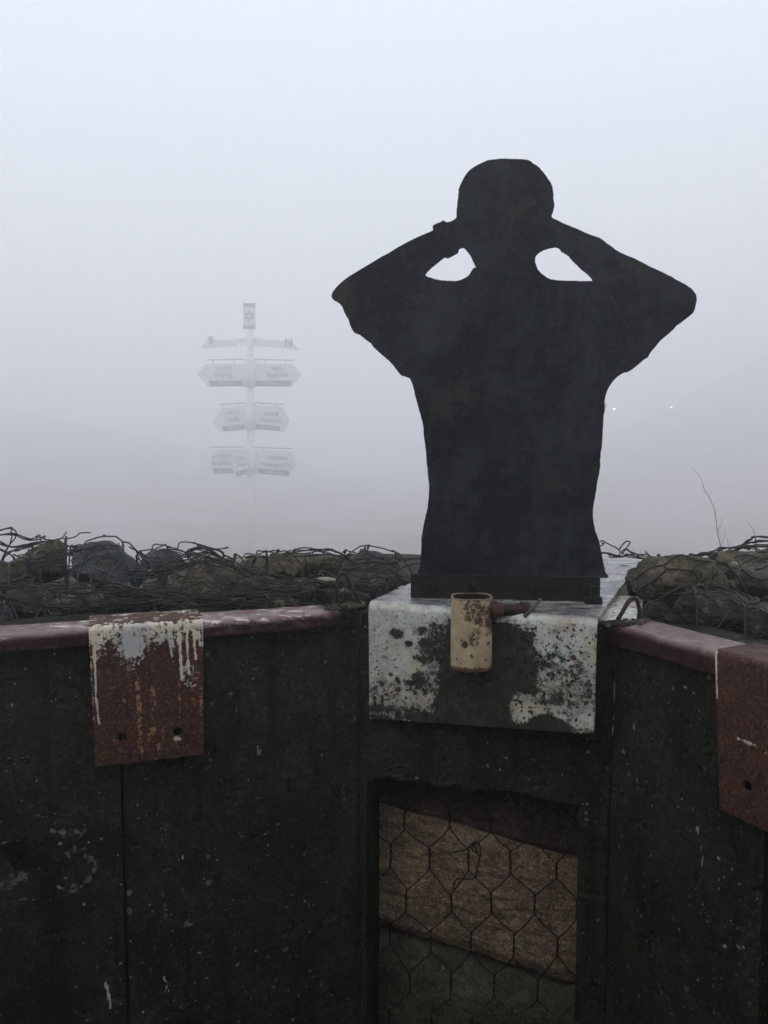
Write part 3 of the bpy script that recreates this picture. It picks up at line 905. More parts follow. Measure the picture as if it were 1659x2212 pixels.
mb.box(g0, FD * .034, -FN * .028, (0, 0, .014))
mb.box(g0 + FD * .008 - FN * .002, FD * .018, -FN * .018, (0, 0, .036))
bevel(mb.build('clamp_block', BARMAT, fig), .002)

# ------------------------------------------------------------------ rusted tube holder
YC = 1.497
rim = dp(1019, 1289, YC); botc = dp(1019, 1441, YC)
R0 = 45.0 / FPX * YC
can = thing('tube_holder', 'rusty cream steel tube with a side pipe, standing proud of the white sheet', 'tube', (rim.x, rim.y, botc.z))
def cyl_wall(c, z0, z1, r, thick, n=64, m=70):
    V = []; F = []; U = []; Z = []
    for j in range(m + 1):
        z = z0 + (z1 - z0) * j / m
        for i in range(n):
            a = 2 * math.pi * i / n
            dent = 1 + .010 * (fbm(np.array(a * 1.3), np.array(z * 30), 3) - .5)
            V.append((c.x + math.cos(a) * r * dent, c.y + math.sin(a) * r * dent, z + (.0022 * (vn(np.array(a * 3), np.array(0.), 4) - .5) if j in (0, m) else 0))); U.append(a); Z.append(z)
    for j in range(m):
        for i in range(n):
            F.append((j * n + i, j * n + (i + 1) % n, (j + 1) * n + (i + 1) % n, (j + 1) * n + i))
    return V, F, np.array(U), np.array(Z)
V, F, U, Z = cyl_wall(rim, botc.z, rim.z, R0, .002)
H_ = rim.z - botc.z
T = (rim.z - Z) / H_
side = np.cos(U)                        # 1 towards the right of the tube
rust = .60 * sstep(.42, .26, T + .25 * (fbm(U * 2.2, T * 6, 7) - .5)) * sstep(-.95, -.3, side)
rust = np.maximum(rust, .85 * ell(side, T, .95, .30, .42, .22, .6))
rust = np.maximum(rust, .8 * sstep(.91, .97, T + .06 * (fbm(U * 3, T * 0, 9) - .5)))
rust = np.maximum(rust, .55 * ell(U, T, -math.pi / 2 + 2 * math.pi + .05, .50, .35, .16)) 
rust = np.maximum(rust, .26)
o = mesh('tube_body', V, F, CAN, can, attrs={'rust': rust})
m = o.modifiers.new('solid', 'SOLIDIFY'); m.thickness = .0032; m.offset = -1; o.data.materials.append(mat_rust('shaded_inside', (.008, .005, .004), (.030, .014, .010))); m.material_offset = 1  # inner face coloured darker to paint in the shade inside the tube
mb = MB()
mb.tube([Vector((rim.x, rim.y, botc.z + .004)), Vector((rim.x, rim.y, botc.z + .008))], R0 - .003, 48)
mb.build('tube_floor', DKRUST, can)
mb = MB()
mb.tube([Vector((rim.x + math.cos(a) * (R0 - .001), rim.y + math.sin(a) * (R0 - .001), rim.z + .0012 * math.sin(3 * a))) for a in [2 * math.pi * k / 48 for k in range(49)]], .0016, 6, False)
mb.build('rim', mat_rust('scuffed_rim', (.10, .075, .06), (.24, .20, .17), .4), can, smooth=True)
# side pipe, weld flange, clamp, lever
p0 = dp(1058, 1316, YC - .004); p1 = dp(1134, 1318, YC + .014)
mb = MB(); mb.tube([p0, p1], .0112, 20); mb.build('side_pipe', DKRUST, can, smooth=False)
ax = (p1 - p0).normalized()
mb = MB(); mb.tube([p0 - ax * .004, p0 + ax * .008, p0 + ax * .014, p0 + ax * .024], [.021, .0195, .0150, .0125], 20)
mb.build('weld_flange', mat_rust('weld_rust', (.014, .008, .007), (.11, .05, .030), .55, 0.0, 90), can, smooth=True)
c0 = p1 - ax * .008
mb = MB(); mb.tube([c0, c0 + ax * .013], .0165, 20); mb.tube([c0 + ax * .013, c0 + ax * .016], .0135, 20)
bevel(mb.build('clamp', DKRUST, can), .001)
mb = MB(); e0_ = dp(1142, 1322, YC - .004); e1_ = dp(1169, 1294, YC + .008)
mb.tube([e0_ - (e1_ - e0_) * .35, e0_, e0_.lerp(e1_, .5), e1_], [.0035, .0032, .0030, .0033], 8)
mb.build('lever', mat_rust('lever_iron', (.05, .045, .042), (.10, .085, .075), .5), can, smooth=True)
nut(p1 + ax * .002 + Vector((0, -.010, -.006)), (0, -1, -.2), .0055, .004, can, mat=DKRUST)
mb = MB()   # welded lug that carries the tube on the sheet
lb = Vector((rim.x, rim.y, rim.z - .05))
mb.box(lb + Vector((-.014, R0 - .004, 0)), (.028, 0, 0), CN * .030, (0, 0, .03))
mb.build('mounting_lug', DKRUST, can)

# ------------------------------------------------------------------ iron loops
def loop_rod(name, label, pts, r, Ys, mat=DKRUST):
    P = [dp(x, y, Y) for (x, y), Y in zip(pts, Ys)]
    b = P[0].copy()
    c = catmull(P, 7)
    c = [p + Vector(mnoise.noise_vector(p * 60)) * .0008 for p in c]
    m = MB(); m.tube(c, r, 9)
    o = m.build(name, mat, None, origin=b, smooth=True)
    return setprops(o, label, 'iron loop')
Yr = hp(1340, 1345, .325).y
loop_rod('iron_loop', 'bent rusty iron loop standing on the right cap beside the white sheet', [(1330, 1347), (1338, 1333), (1350, 1312), (1360, 1297), (1370, 1292), (1377, 1299), (1381, 1318), (1380, 1338), (1379, 1346)], .0040, [Yr, Yr, Yr + .005, Yr + .01, Yr + .015, Yr + .018, Yr + .02, Yr + .02, Yr + .02])
Yl = hp(735, 1305, .325).y - .02
loop_rod('iron_loop', 'pointed iron loop behind the right end of the left cap', [(726, 1306), (727, 1280), (729, 1254), (735, 1240), (745, 1240), (753, 1252), (763, 1272), (773, 1292), (780, 1306)], .0036, [Yl] * 9, WIRE)

# ------------------------------------------------------------------ stones
def rock_mesh(c, rx, ry, rz, yaw, tilt, seed, sub=4, planes=13, flat=1.0, sharp=1):
    r = random.Random(seed)
    bm = bmesh.new(); bmesh.ops.create_icosphere(bm, subdivisions=sub, radius=1)
    pl = []
    for _ in range(planes):
        n = Vector((r.gauss(0, 1), r.gauss(0, 1), r.gauss(0, 1))).normalized()
        pl.append((n, r.uniform(.50, .86)))
    so = Vector((r.uniform(0, 50), r.uniform(0, 50), r.uniform(0, 50)))
    cy_, sy_ = math.cos(yaw), math.sin(yaw); ct, st = math.cos(tilt), math.sin(tilt)
    for v in bm.verts:
        d = v.co.normalized()
        k = 1.0
        for n, a in pl:
            q = d.dot(n)
            if q > .05: k = min(k, a / q)
        k += .09 * mnoise.fractal(d * 1.6 + so, 1, 2, 6) + .055 * abs(mnoise.noise(d * 6 + so)) + .028 * mnoise.noise(d * 17 + so)
        v.co = d * k
    ex = [max(abs(v.co[i]) for v in bm.verts) for i in range(3)]
    for v in bm.verts:
        p = v.co
        x, y, z = p.x * rx / ex[0], p.y * ry / ex[1], p.z * rz / ex[2]
        x, z = x * ct - z * st, x * st + z * ct
        x, y = x * cy_ - y * sy_, x * sy_ + y * cy_
        v.co = Vector((c.x + x, c.y + y, c.z + z))
    V = [v.co.copy() for v in bm.verts]; F = [tuple(v.index for v in f.verts) for f in bm.faces]
    bm.free()
    return V, F

ALLV, ALLF = [], []
def stone(label, x0, x1, y0, y1, Y, mat, seed, depth=.8, tilt=0, yaw=0, group=None, sub=5, grow=1.06):
    """x0..x1, y0..y1 measured extent, Y its distance"""
    c = dp((x0 + x1) / 2, (y0 + y1) / 2, Y)
    rx = (x1 - x0) / 2 / FPX * Y * grow; rz = (y1 - y0) / 2 / FPX * Y * grow
    V, F = rock_mesh(c, rx, max(rx, rz) * depth, rz, yaw, tilt, seed, sub)
    b = len(ALLV); ALLV.extend(V); ALLF.extend([tuple(b + i for i in f) for f in F])
    o = mesh('stone', V, F, mat, None, origin=(c.x, c.y, min(v.z for v in V)), smooth=True)
    return setprops(o, label, 'stone', group or 'stones on top of the gabion')

LG = 'stones of the left gabion'; RG = 'stones of the right gabion'
stone('pale brown stone with a flat top, second from the left on the gabion', 18, 150, 1172, 1265, 1.90, ST_BROWN, 4, tilt=.1, group=LG)
stone('big blue-grey boulder under hexagonal wire, tallest of the left gabion', 150, 318, 1170, 1300, 1.86, ST_BLUE, 12, group=LG)
stone('dark angular stone wedged right of the blue-grey boulder', 302, 402, 1186, 1262, 2.00, ST_BLUE, 17, group=LG)
stone('round brown stone in the middle of the left gabion', 352, 520, 1206, 1312, 1.84, ST_BROWN, 23, group=LG)
stone('rounded tan stone right of the foot of the signpost', 548, 652, 1194, 1262, 1.95, ST_BROWN, 29, group=LG)
stone('long low tan slab along the skyline left of the figure', 590, 762, 1196, 1256, 2.10, ST_BROWN, 31, depth=.5, group=LG)
stone('smooth dark pointed stone just left of the figure', 752, 886, 1190, 1280, 1.98, ST_BLUE, 38, group=LG)
stone('flat grey-green stone low in the middle of the left gabion', 502, 606, 1244, 1300, 1.78, ST_GREEN, 41, tilt=-.12, group=LG)
stone('flat grey stone half buried in wire above the rust sheet', 122, 222, 1274, 1326, 1.66, ST_GREY, 47, group=LG)
stone('blue-grey stone at the left photo edge just above the cap', -50, 20, 1286, 1372, 1.58, ST_GREY, 53, group=LG)
stone('green mossy stone at the left photo edge', -40, 72, 1216, 1300, 1.80, ST_GREEN, 59, group=LG)
stone('slim stone with a pale chipped edge behind the rust sheet', 322, 372, 1288, 1324, 1.62, ST_BROWN, 61, group=LG)
stone('thin grey stone with a bright edge beside the rust sheet top', 380, 432, 1300, 1322, 1.62, ST_GREY, 67, group=LG)
stone('small dark stone next to the pointed iron loop', 786, 842, 1252, 1290, 1.80, ST_GREY, 71, group=LG)
stone('dark stone between the round brown stone and the tan slab', 505, 570, 1206, 1262, 2.02, ST_BLUE, 73, group=LG)
stone('dark stone below the tan slab left of the iron loop', 610, 730, 1244, 1310, 1.82, ST_DARK, 75, group=LG)
stone('dark low stone under the blue-grey boulder', 210, 345, 1268, 1332, 1.68, ST_DARK, 77, group=LG)
stone('dark low stone at far left above the mauve cap', 10, 130, 1268, 1345, 1.66, ST_DARK, 79, group=LG)
stone('dark stone under the round brown stone', 420, 530, 1280, 1330, 1.70, ST_DARK, 83, group=LG)
stone('dark stone under the flat grey-green stone', 540, 660, 1275, 1325, 1.68, ST_DARK, 87, group=LG)
stone('dark stone under the smooth pointed stone', 690, 800, 1265, 1325, 1.72, ST_DARK, 89, group=LG)
stone('pale cream stone chip beside the round brown stone', 505, 532, 1204, 1224, 1.86, ST_PALE, 91, sub=3, group=LG)
for k, (x, y, w_, Y, lb_) in enumerate([(195, 1268, 9, 1.70, 'lying on the flat grey stone'), (325, 1234, 7, 1.80, 'right of the blue-grey boulder'), (404, 1213, 6, 1.86, 'on top of the round brown stone'), (644, 1254, 9, 1.72, 'below the long tan slab'),
                                        (556, 1201, 9, 1.90, 'on the rounded tan stone'), (742, 1275, 10, 1.70, 'inside the pointed iron loop'), (55, 1278, 6, 1.68, 'below the green mossy stone')]):
    stone('pale pebble ' + lb_, x - w_, x + w_, y - w_ * .55, y + w_ * .55, Y, ST_PALE, 100 + k, sub=2, group='pale pebbles on the left gabion')
stone('cluster-topping cream rubble slab under the wire by the iron loop', 668, 726, 1246, 1264, 1.75, ST_PALE, 111, sub=4, depth=.6, group=LG)
# right gabion
stone('large slanted brown stone right of the white sheet under wide wire cells', 1372, 1596, 1184, 1335, 1.72, ST_BROWN, 203, tilt=-.10, group=RG)
stone('brown stone on the skyline of the right gabion', 1512, 1640, 1192, 1262, 1.92, ST_BROWN, 207, group=RG)
stone('tan stone at the top right photo edge', 1580, 1720, 1184, 1250, 2.00, ST_BROWN, 211, group=RG)
stone('blue-grey stone at the right photo edge', 1596, 1730, 1218, 1300, 1.74, ST_GREY, 215, group=RG)
stone('big nearly black block with white lichen specks above the right cap', 1430, 1670, 1268, 1405, 1.53, ST_DARK, 219, depth=.6, tilt=-.12, group=RG)
stone('black stone at the right photo edge just above the cap', 1600, 1760, 1295, 1420, 1.45, ST_DARK, 223, group=RG)
stone('dark stone beside the right flank of the white sheet', 1350, 1425, 1225, 1310, 1.80, ST_DARK, 227, group=RG)
stone('black low stone behind the right iron loop', 1392, 1470, 1300, 1352, 1.58, ST_DARK, 231, group=RG)
stone('cream stone chip on the big slanted brown stone', 1525, 1541, 1230, 1237, 1.66, ST_PALE, 233, sub=2, group=RG)
stone('cream stone chip near the top right edge of the gabion', 1578, 1594, 1212, 1226, 1.80, ST_PALE, 234, sub=2, group=RG)
# stones of the rows behind, seen only from beside the photograph's standpoint
rr = random.Random(5)
def back_rows(P, d, n, u0, u1, rows, group, lbl, zc):
    for j in range(rows):
        u = u0 + rr.uniform(0, .1)
        while u < u1:
            r_ = rr.uniform(.07, .11)
            c = P + d * u + n * (.62 + j * .2 + rr.uniform(-.03, .03)); c.z = zc - r_ * .4 - .10 * j + rr.uniform(-.03, .02)
            V, F = rock_mesh(c, r_, r_, r_ * .7, rr.uniform(0, 3), 0, rr.randint(0, 9999), 3)
            b = len(ALLV); ALLV.extend(V); ALLF.extend([tuple(b + i for i in f) for f in F])
            o = mesh('stone', V, F, rr.choice([ST_BROWN, ST_BLUE, ST_GREY, ST_DARK]), None, origin=(c.x, c.y, min(v.z for v in V)))
            nb = len([q for q in bpy.data.objects if q.get('group') == group]); setprops(o, lbl + ', ' + ['first', 'second', 'third', 'fourth', 'fifth', 'sixth', 'seventh', 'eighth', 'ninth'][nb] + ' from the left', 'stone', group)
            u += r_ * 1.9
back_rows(LA, LD, LN, -.15, .95, 1, 'rear stones of the left gabion', 'stone of the hidden rear row of the left gabion', -.34)

# rubble bed of both gabions
def bed(name, label, P, d, n, u0, u1, v0, v1, z, seed):
    step = .02; nu = int((u1 - u0) / step); nv = int((v1 - v0) / step)
    U, Vv = np.meshgrid(np.linspace(u0, u1, nu), np.linspace(v0, v1, nv))
    H = z + .05 * fbm(U / .07, Vv / .07, seed, 4) + .03 * fbm(U / .02, Vv / .02, seed + 5, 3) - .25 * sstep(v1 - .12, v1, Vv)
    X = P.x + U * d.x + Vv * n.x; Yy = P.y + U * d.y + Vv * n.y
    F = [(j * nu + i, j * nu + i + 1, (j + 1) * nu + i + 1, (j + 1) * nu + i) for j in range(nv - 1) for i in range(nu - 1)]
    V = np.stack([X, Yy, H], -1).reshape(-1, 3)
    b = len(ALLV); ALLV.extend([Vector(v) for v in V]); ALLF.extend([tuple(b + i for i in f) for f in F])
    o = mesh(name, V, F, ST_DARK, None, origin=(P.x, P.y, z))
    return setprops(o, label, 'rubble', kind='stuff')
bed('rubble', 'dark small rubble between the stones of the left gabion', LA, LD, LN, -.9, .98, .07, 1.0, -.42, 71)
bed('rubble', 'dark small rubble between the stones of the right gabion', RA, RD, RN, -.12, 1.4, .07, .9, -.43, 77)

# damp soil caught at the two inner ends of the caps
def soil(label, cx0, cx1, cy0, cy1, n, seed, mat):
    r = random.Random(seed); V = []; F = []
    for k in range(n):
        x = r.uniform(cx0, cx1); y = cy0 + (cy1 - cy0) * (x - cx0) / (cx1 - cx0) + r.gauss(0, 3)
        c = hp(x, y, .322); q = r.uniform(.0018, .0055)
        v, f = rock_mesh(c, q * 1.3, q * 1.3, q * .7, r.uniform(0, 3), 0, r.randint(0, 9999), 2)
        b = len(V); V += v; F += [tuple(b + i for i in g) for g in f]
    o = mesh('soil', V, F, mat, None, origin=hp(cx0, cy0, .325))
    setprops(o, label, 'soil', kind='stuff')
soil('crumbs of damp soil around the foot of the right iron loop', 1300, 1392, 1346, 1344, 120, 3, ST_DARK)
soil('mossy soil at the inner end of the left cap', 705, 785, 1313, 1306, 110, 5, ST_GREEN)

# ------------------------------------------------------------------ gabion wire
BV = BVHTree.FromPolygons(ALLV, ALLF)
def top_z(x, y, default=-.40):
    h = BV.ray_cast(Vector((x, y, 1.0)), Vector((0, 0, -1)))
    return h[0].z if h[0] else default

def drape(m, P, d, n, u0, u1, v0, v1, pitch, r, seed, lift=.004, slack=.012, twist=True, irregular=.25):
    rg = random.Random(seed)
    hx = pitch; hy = pitch * 1.02
    nodes = {}
    rows = int((v1 - v0) / hy) + 1; cols = int((u1 - u0) / hx) + 2
    def P3(u, v):
        q = P + d * u + n * v
        z = max(top_z(q.x + a, q.y + b) for a, b in ((0, 0), (.02, 0), (-.02, 0), (0, .02), (0, -.02)))
        z += lift + slack * max(0, mnoise.noise(Vector((u * 7, v * 7, seed)))) 
        return Vector((q.x, q.y, z))
    def path(a, b, k=6):
        out = []
        for i in range(k + 1):
            t = i / k
            out.append(P3(a[0] + (b[0] - a[0]) * t, a[1] + (b[1] - a[1]) * t))
        # wires bridge hollows instead of following them
        for it in range(8):
            for i in range(1, k):
                mz = (out[i - 1].z + out[i + 1].z) / 2
                if out[i].z < mz: out[i].z = mz * .8 + out[i].z * .2
        return catmull(out, 2)
    for j in range(rows):
        for i in range(cols):
            u = u0 + (i + .5 * (j % 2)) * hx + rg.uniform(-1, 1) * irregular * hx * .5
            v = v0 + j * hy + rg.uniform(-1, 1) * irregular * hy * .3
            nodes[(i, j)] = ((u, v - hy * .22), (u + rg.uniform(-.1, .1) * hx, v + hy * .22))
    for (i, j), (a, b) in nodes.items():
        if twist:
            pts = path(a, b, 5)
            for ph in (0, math.pi):
                tw = []
                for k, p in enumerate(pts):
                    an = ph + k / (len(pts) - 1) * math.pi * 3
                    tw.append(p + Vector((math.cos(an), math.sin(an) * .6, math.sin(an) * .8)) * r * 1.05)
                m.tube(tw, r, 5)
        else: m.tube(path(a, b), r * 1.3, 5)
        nj = j + 1
        if nj < rows:
            for ii in ((i, i - 1) if j % 2 == 0 else (i, i + 1)):
                if (ii, nj) in nodes: m.tube(path(b, nodes[(ii, nj)][0]), r, 5)

def strand(m, pts, Y, r, seed=0, jit=0.0, n=7, wig=.002, dY=0.0):
    rg = random.Random(seed)
    P = []
    for i, (x, y) in enumerate(pts):
        YY = (Y[0] + (Y[1] - Y[0]) * i / max(1, len(pts) - 1) if isinstance(Y, (list, tuple)) else Y) + rg.uniform(-1, 1) * dY
        P.append(dp(x + rg.gauss(0, jit), y + rg.gauss(0, jit * .6), YY))
    c = catmull(P, n)
    c = [p + Vector(mnoise.noise_vector(p * 35 + Vector((seed, 0, 0)))) * wig for p in c]
    m.tube(c, r, 5)

def tangle(m, x0, x1, y0, y1, Y, count, r, seed, size=30):
    """loose wire loops sprung out of the net"""
    rg = random.Random(seed)
    for k in range(count):
        x, y = rg.uniform(x0, x1), rg.uniform(y0, y1)
        a = rg.uniform(-.5, .5); pts = []
        for i in range(rg.randint(4, 7)):
            pts.append((x, y)); a += rg.uniform(-.9, .9); L = rg.uniform(.5, 1.2) * size
            x += math.cos(a) * L; y += math.sin(a) * L * .45
            y = min(max(y, y0 - 4), y1 + 8)
        strand(m, pts, Y + rg.uniform(-.08, .08), r, seed * 91 + k, 0, 6, .004)

gl = thing('gabion_mesh', 'dark tangled hexagonal wire net over the left gabion stones', 'wire mesh', LA + Vector((0, 0, -.1)))
m = MB()
drape(m, LA, LD, LN, .25, .98, .10, .62, .082, .0018, 3, slack=.02, lift=.006)
m.build('wire_net', WIRE, gl, smooth=True)
m = MB()
drape(m, LA, LD, LN, -.35, .26, .09, .55, .080, .0019, 8, slack=.012)
m.build('wire_net', WIREG, gl, smooth=True)
m = MB()
# bundles of strands that run along the wall behind the cap
bundle = [(-40, 372), (130, 360), (300, 380), (450, 368), (600, 385), (760, 400), (900, 412), (1050, 398), (1200, 385), (1320, 388), (1430, 398)]
for k in range(17):
    o_ = random.Random(k).uniform(-42, 30)
    a_ = random.Random(k + 50).choice([0, 0, 1, 3, 4]); b_ = len(bundle) - random.Random(k + 70).choice([0, 0, 1, 3])
    strand(m, [c4((x, y + o_ + 7 * math.sin(i * 1.7 + k))) for i, (x, y) in enumerate(bundle)][a_:b_], (1.56, 1.72), .0013 + .0005 * (k % 3 == 0), k, 4.5, 7, .006, .03)
b2 = [(-40, 400), (60, 410), (160, 430), (300, 445), (420, 430), (560, 425), (700, 420)]
for k in range(9):
    o_ = random.Random(k + 7).uniform(-25, 14)
    strand(m, [c4((x, y + o_)) for x, y in b2], (1.52, 1.60), .0013, k + 40, 4.5, 7, .006, .02)
b3 = [(0, 265), (120, 270), (260, 215), (340, 185), (430, 175), (520, 178)]
for k in range(3): strand(m, [c4(p) for p in b3], 1.80, .0013, k + 140, 4, 7, .004, .02)
b4 = [(560, 290), (660, 285), (760, 250), (850, 235), (930, 240), (1010, 255), (1120, 300), (1260, 320), (1400, 322), (1560, 335), (1640, 330)]
for k in range(7): strand(m, [c4((x, y + 5 * k - 12)) for x, y in b4], 1.70, .0014, k + 160, 5, 7, .005, .04)
m.build('edge_strands', WIRE, gl, smooth=True)
m = MB()
for pts, Y, rep in [
    ([(-20, 108), (0, 100), (40, 92), (62, 104), (68, 128), (40, 160), (20, 200), (12, 235)], 1.90, 2),
    ([(-10, 122), (60, 118), (110, 131), (150, 142), (168, 125), (200, 140), (222, 145), (232, 158), (215, 172)], 1.90, 3),
    ([(0, 152), (50, 172), (110, 166), (180, 152), (240, 158), (300, 170), (345, 178), (380, 190)], 1.90, 3),
    ([(-10, 180), (40, 200), (60, 240), (30, 262)], 1.88, 2), ([(0, 250), (30, 205), (80, 178), (150, 172)], 1.88, 2),
    ([(290, 205), (330, 215), (360, 240), (345, 262), (300, 268)], 1.88, 3), ([(290, 190), (345, 180), (420, 182)], 1.88, 3),
    ([(655, 192), (665, 166), (702, 164), (760, 176), (782, 156), (830, 152), (850, 166), (832, 186), (800, 196)], 1.98, 1),
    ([(830, 155), (880, 170), (930, 181), (960, 194), (965, 205), (990, 216), (1030, 228), (1080, 211), (1140, 216), (1180, 216), (1240, 200), (1310, 190), (1370, 183), (1430, 188), (1480, 208), (1532, 238)], 1.96, 3),
    ([(820, 190), (860, 178), (910, 190), (950, 212), (990, 240), (1030, 250)], 1.94, 4), ([(790, 215), (850, 205), (930, 222), (1000, 246), (1060, 232)], 1.92, 3),
    ([(700, 185), (760, 190), (830, 200), (900, 200), (960, 210)], 1.97, 2), ([(1436, 178), (1437, 192)], 1.95, 1),
    ([(1190, 222), (1270, 212), (1350, 208), (1430, 205), (1500, 225), (1540, 250)], 1.98, 2), ([(1530, 250), (1600, 236), (1660, 240), (1720, 250)], 1.90, 2),
    ([(1200, 240), (1215, 260), (1240, 292)], 1.86, 1), ([(720, 250), (725, 275), (720, 310), (700, 350)], 1.74, 2), ([(590, 185), (600, 215), (620, 250), (650, 260)], 1.84, 1),
    ([(1370, 255), (1400, 248), (1440, 262), (1500, 270), (1560, 258)], 1.9, 2)]:
    for k in range(rep): strand(m, [c4(p) for p in pts], Y, .0017, len(m.v) + k, 1.2 + 3.2 * (k > 0), 7, .002, .02 * (k > 0))
tangle(m, 0, 105, 1155, 1215, 1.88, 9, .0015, 3, 26)
tangle(m, 395, 520, 1186, 1208, 1.94, 6, .0015, 5, 22)
tangle(m, 700, 890, 1210, 1240, 1.86, 9, .0014, 6, 30)
tangle(m, 330, 420, 1225, 1262, 1.72, 5, .0014, 7, 24)
tangle(m, 0, 700, 1262, 1318, 1.60, 18, .0013, 9, 36)
m.build('loose_loops', WIRE, gl, smooth=True)

gr = thing('gabion_mesh', 'dark wide-celled wire net over the right gabion stones', 'wire mesh', RA + Vector((0, 0, -.1)))
m = MB()
drape(m, RA, RD, RN, -.05, .62, .12, .66, .105, .0021, 14, lift=.007, slack=.010)
m.build('wire_net', WIRE, gr, smooth=True)
m = MB()
for pts, Y, rep in [
    ([(140, 728), (170, 722), (200, 738), (260, 770), (312, 798), (322, 822), (318, 850)], 2.0, 1), ([(318, 800), (345, 758), (385, 730), (412, 732), (414, 748), (388, 776)], 2.0, 1),
    ([(352, 842), (352, 818), (382, 804), (440, 820), (505, 848), (570, 862), (625, 882), (715, 908)], 1.95, 2), ([(553, 820), (590, 846), (622, 884)], 1.95, 1),
    ([(150, 830), (220, 838), (270, 848), (330, 855), (400, 850), (480, 862), (560, 880), (640, 900)], 1.98, 4), ([(150, 765), (185, 750), (160, 735)], 1.98, 1),
    ([(650, 905), (665, 850), (690, 845), (680, 880), (720, 910)], 1.92, 2), ([(845, 862), (865, 850), (880, 862), (862, 880)], 1.85, 1),
    ([(948, 872), (958, 838), (1015, 850), (1100, 832), (1180, 812), (1228, 786), (1320, 782), (1400, 764), (1440, 742), (1500, 706), (1560, 682), (1690, 692)], 1.95, 3),
    ([(960, 880), (1040, 850), (1130, 838), (1220, 820), (1300, 825), (1380, 790), (1470, 765), (1560, 770), (1690, 770)], 1.93, 4),
    ([(1100, 900), (1180, 850), (1260, 845), (1340, 810), (1420, 790), (1500, 800)], 1.92, 2), ([(1430, 760), (1480, 730), (1540, 735), (1600, 718), (1690, 725)], 1.95, 3),
    ([(1225, 800), (1245, 780), (1290, 778), (1320, 800), (1290, 822), (1240, 812)], 1.94, 1),
    ([(360, 1130), (420, 1060), (520, 1000), (640, 960), (740, 955)], 1.80, 1), ([(640, 1440), (760, 1425), (880, 1450), (1000, 1490), (1150, 1540)], 1.52, 2), ([(1520, 1560), (1560, 1540), (1620, 1560), (1580, 1590)], 1.40, 1)]:
    for k in range(rep): strand(m, [c5(p) for p in pts], Y, .0017, len(m.v) + k, .8 + 2.6 * (k > 0), 7, .002, .02 * (k > 0))
tangle(m, 1590, 1690, 1166, 1186, 1.94, 6, .0016, 15, 20)
m.build('loose_loops', WIRE, gr, smooth=True)
def snap(x, y, Y):
    r = ray(x, y).normalized(); h = BV.ray_cast(Vector((0, 0, 0)), r)
    if h[0] is None or abs(h[0].y - Y) > .45: return dp(x, y, Y), None
    return h[0] + h[1] * (.0035 if h[1].dot(r) < 0 else -.0035), h[0].y
def laid(m, pts, Y, r, conv, seed):
    q = catmull([Vector(conv(p)) for p in pts], 5); P = []; last = Y
    for p in q:
        a, yy = snap(p.x, p.y, last)
        if yy: last = yy
        P.append(a)
    for it in range(3):
        P = [P[0]] + [(P[i - 1] + P[i] * 2 + P[i + 1]) / 4 for i in range(1, len(P) - 1)] + [P[-1]]
    P = [p + Vector((0, -.002, .002)) + Vector(mnoise.noise_vector(p * 60 + Vector((seed, 0, 0)))) * .0012 for p in P]
    m.tube(P, r, 6)
m = MB()
for k, pts in enumerate([
    [(480, 1075), (560, 1000), (640, 965), (730, 958)], [(730, 958), (770, 920), (820, 880), (862, 862)], [(862, 862), (930, 878), (1000, 905), (1062, 916)],
    [(730, 958), (745, 990), (860, 994), (980, 1000)], [(980, 1000), (1000, 950), (1060, 925), (1140, 915), (1210, 925), (1270, 960), (1310, 985)], [(980, 1000), (1010, 1040), (1020, 1075)],
    [(1020, 1075), (1100, 1060), (1200, 1030), (1290, 995), (1340, 982), (1400, 985), (1440, 1000)], [(1020, 1075), (960, 1140), (900, 1175), (865, 1202)],
    [(865, 1202), (760, 1195), (640, 1207)], [(865, 1202), (960, 1210), (1040, 1215), (1095, 1230)], [(745, 990), (690, 1040), (600, 1110), (520, 1150), (480, 1185)],
    [(1290, 1100), (1350, 1160), (1420, 1210), (1500, 1240)], [(1360, 882), (1420, 860), (1500, 870), (1540, 887), (1600, 882), (1680, 890)], [(1540, 887), (1500, 900), (1430, 940), (1390, 970)],
    [(1540, 1000), (1600, 985), (1680, 950)], [(1440, 1000), (1500, 1040), (1590, 1085), (1680, 1060)], [(640, 1207), (600, 1260), (560, 1320)], [(1095, 1230), (1180, 1290), (1240, 1380), (1250, 1450)], [(1310, 1250), (1420, 1330), (1560, 1350), (1680, 1400)]]):
    laid(m, pts, 1.72, .0021, c5, k)
m.build('laid_wires', WIRE, gr, smooth=True)
m = MB()
for k, pts in enumerate([
    [(300, 215), (330, 200), (400, 180), (440, 165)], [(400, 290), (410, 275), (455, 290), (500, 320), (560, 300)], [(360, 200), (385, 235), (330, 255), (300, 290)], [(385, 235), (430, 215), (500, 225), (520, 240)],
    [(440, 165), (470, 195), (500, 225)], [(520, 240), (560, 270), (570, 300)], [(570, 300), (650, 340), (700, 310)], [(410, 275), (385, 300), (300, 270), (270, 300)], [(560, 300), (640, 295), (700, 260)], [(455, 290), (440, 330), (400, 330), (400, 290)],
    [(500, 320), (480, 350), (500, 380)], [(100, 250), (110, 300), (60, 320), (0, 330)], [(110, 300), (180, 320), (240, 330), (290, 350)], [(510, 165), (515, 200), (520, 240)], [(240, 330), (260, 290), (300, 270)], [(60, 210), (120, 230), (200, 215), (230, 180)], [(120, 230), (110, 250)],
    [(700, 250), (760, 290), (850, 250), (900, 260), (940, 320)], [(850, 250), (820, 300), (850, 350)], [(710, 270), (722, 300), (690, 350)], [(560, 175), (600, 200), (640, 250), (700, 255)]]):
    laid(m, pts, 1.80, .0018, c4, k + 40)
m.build('laid_wires', WIREG, gl, smooth=True)

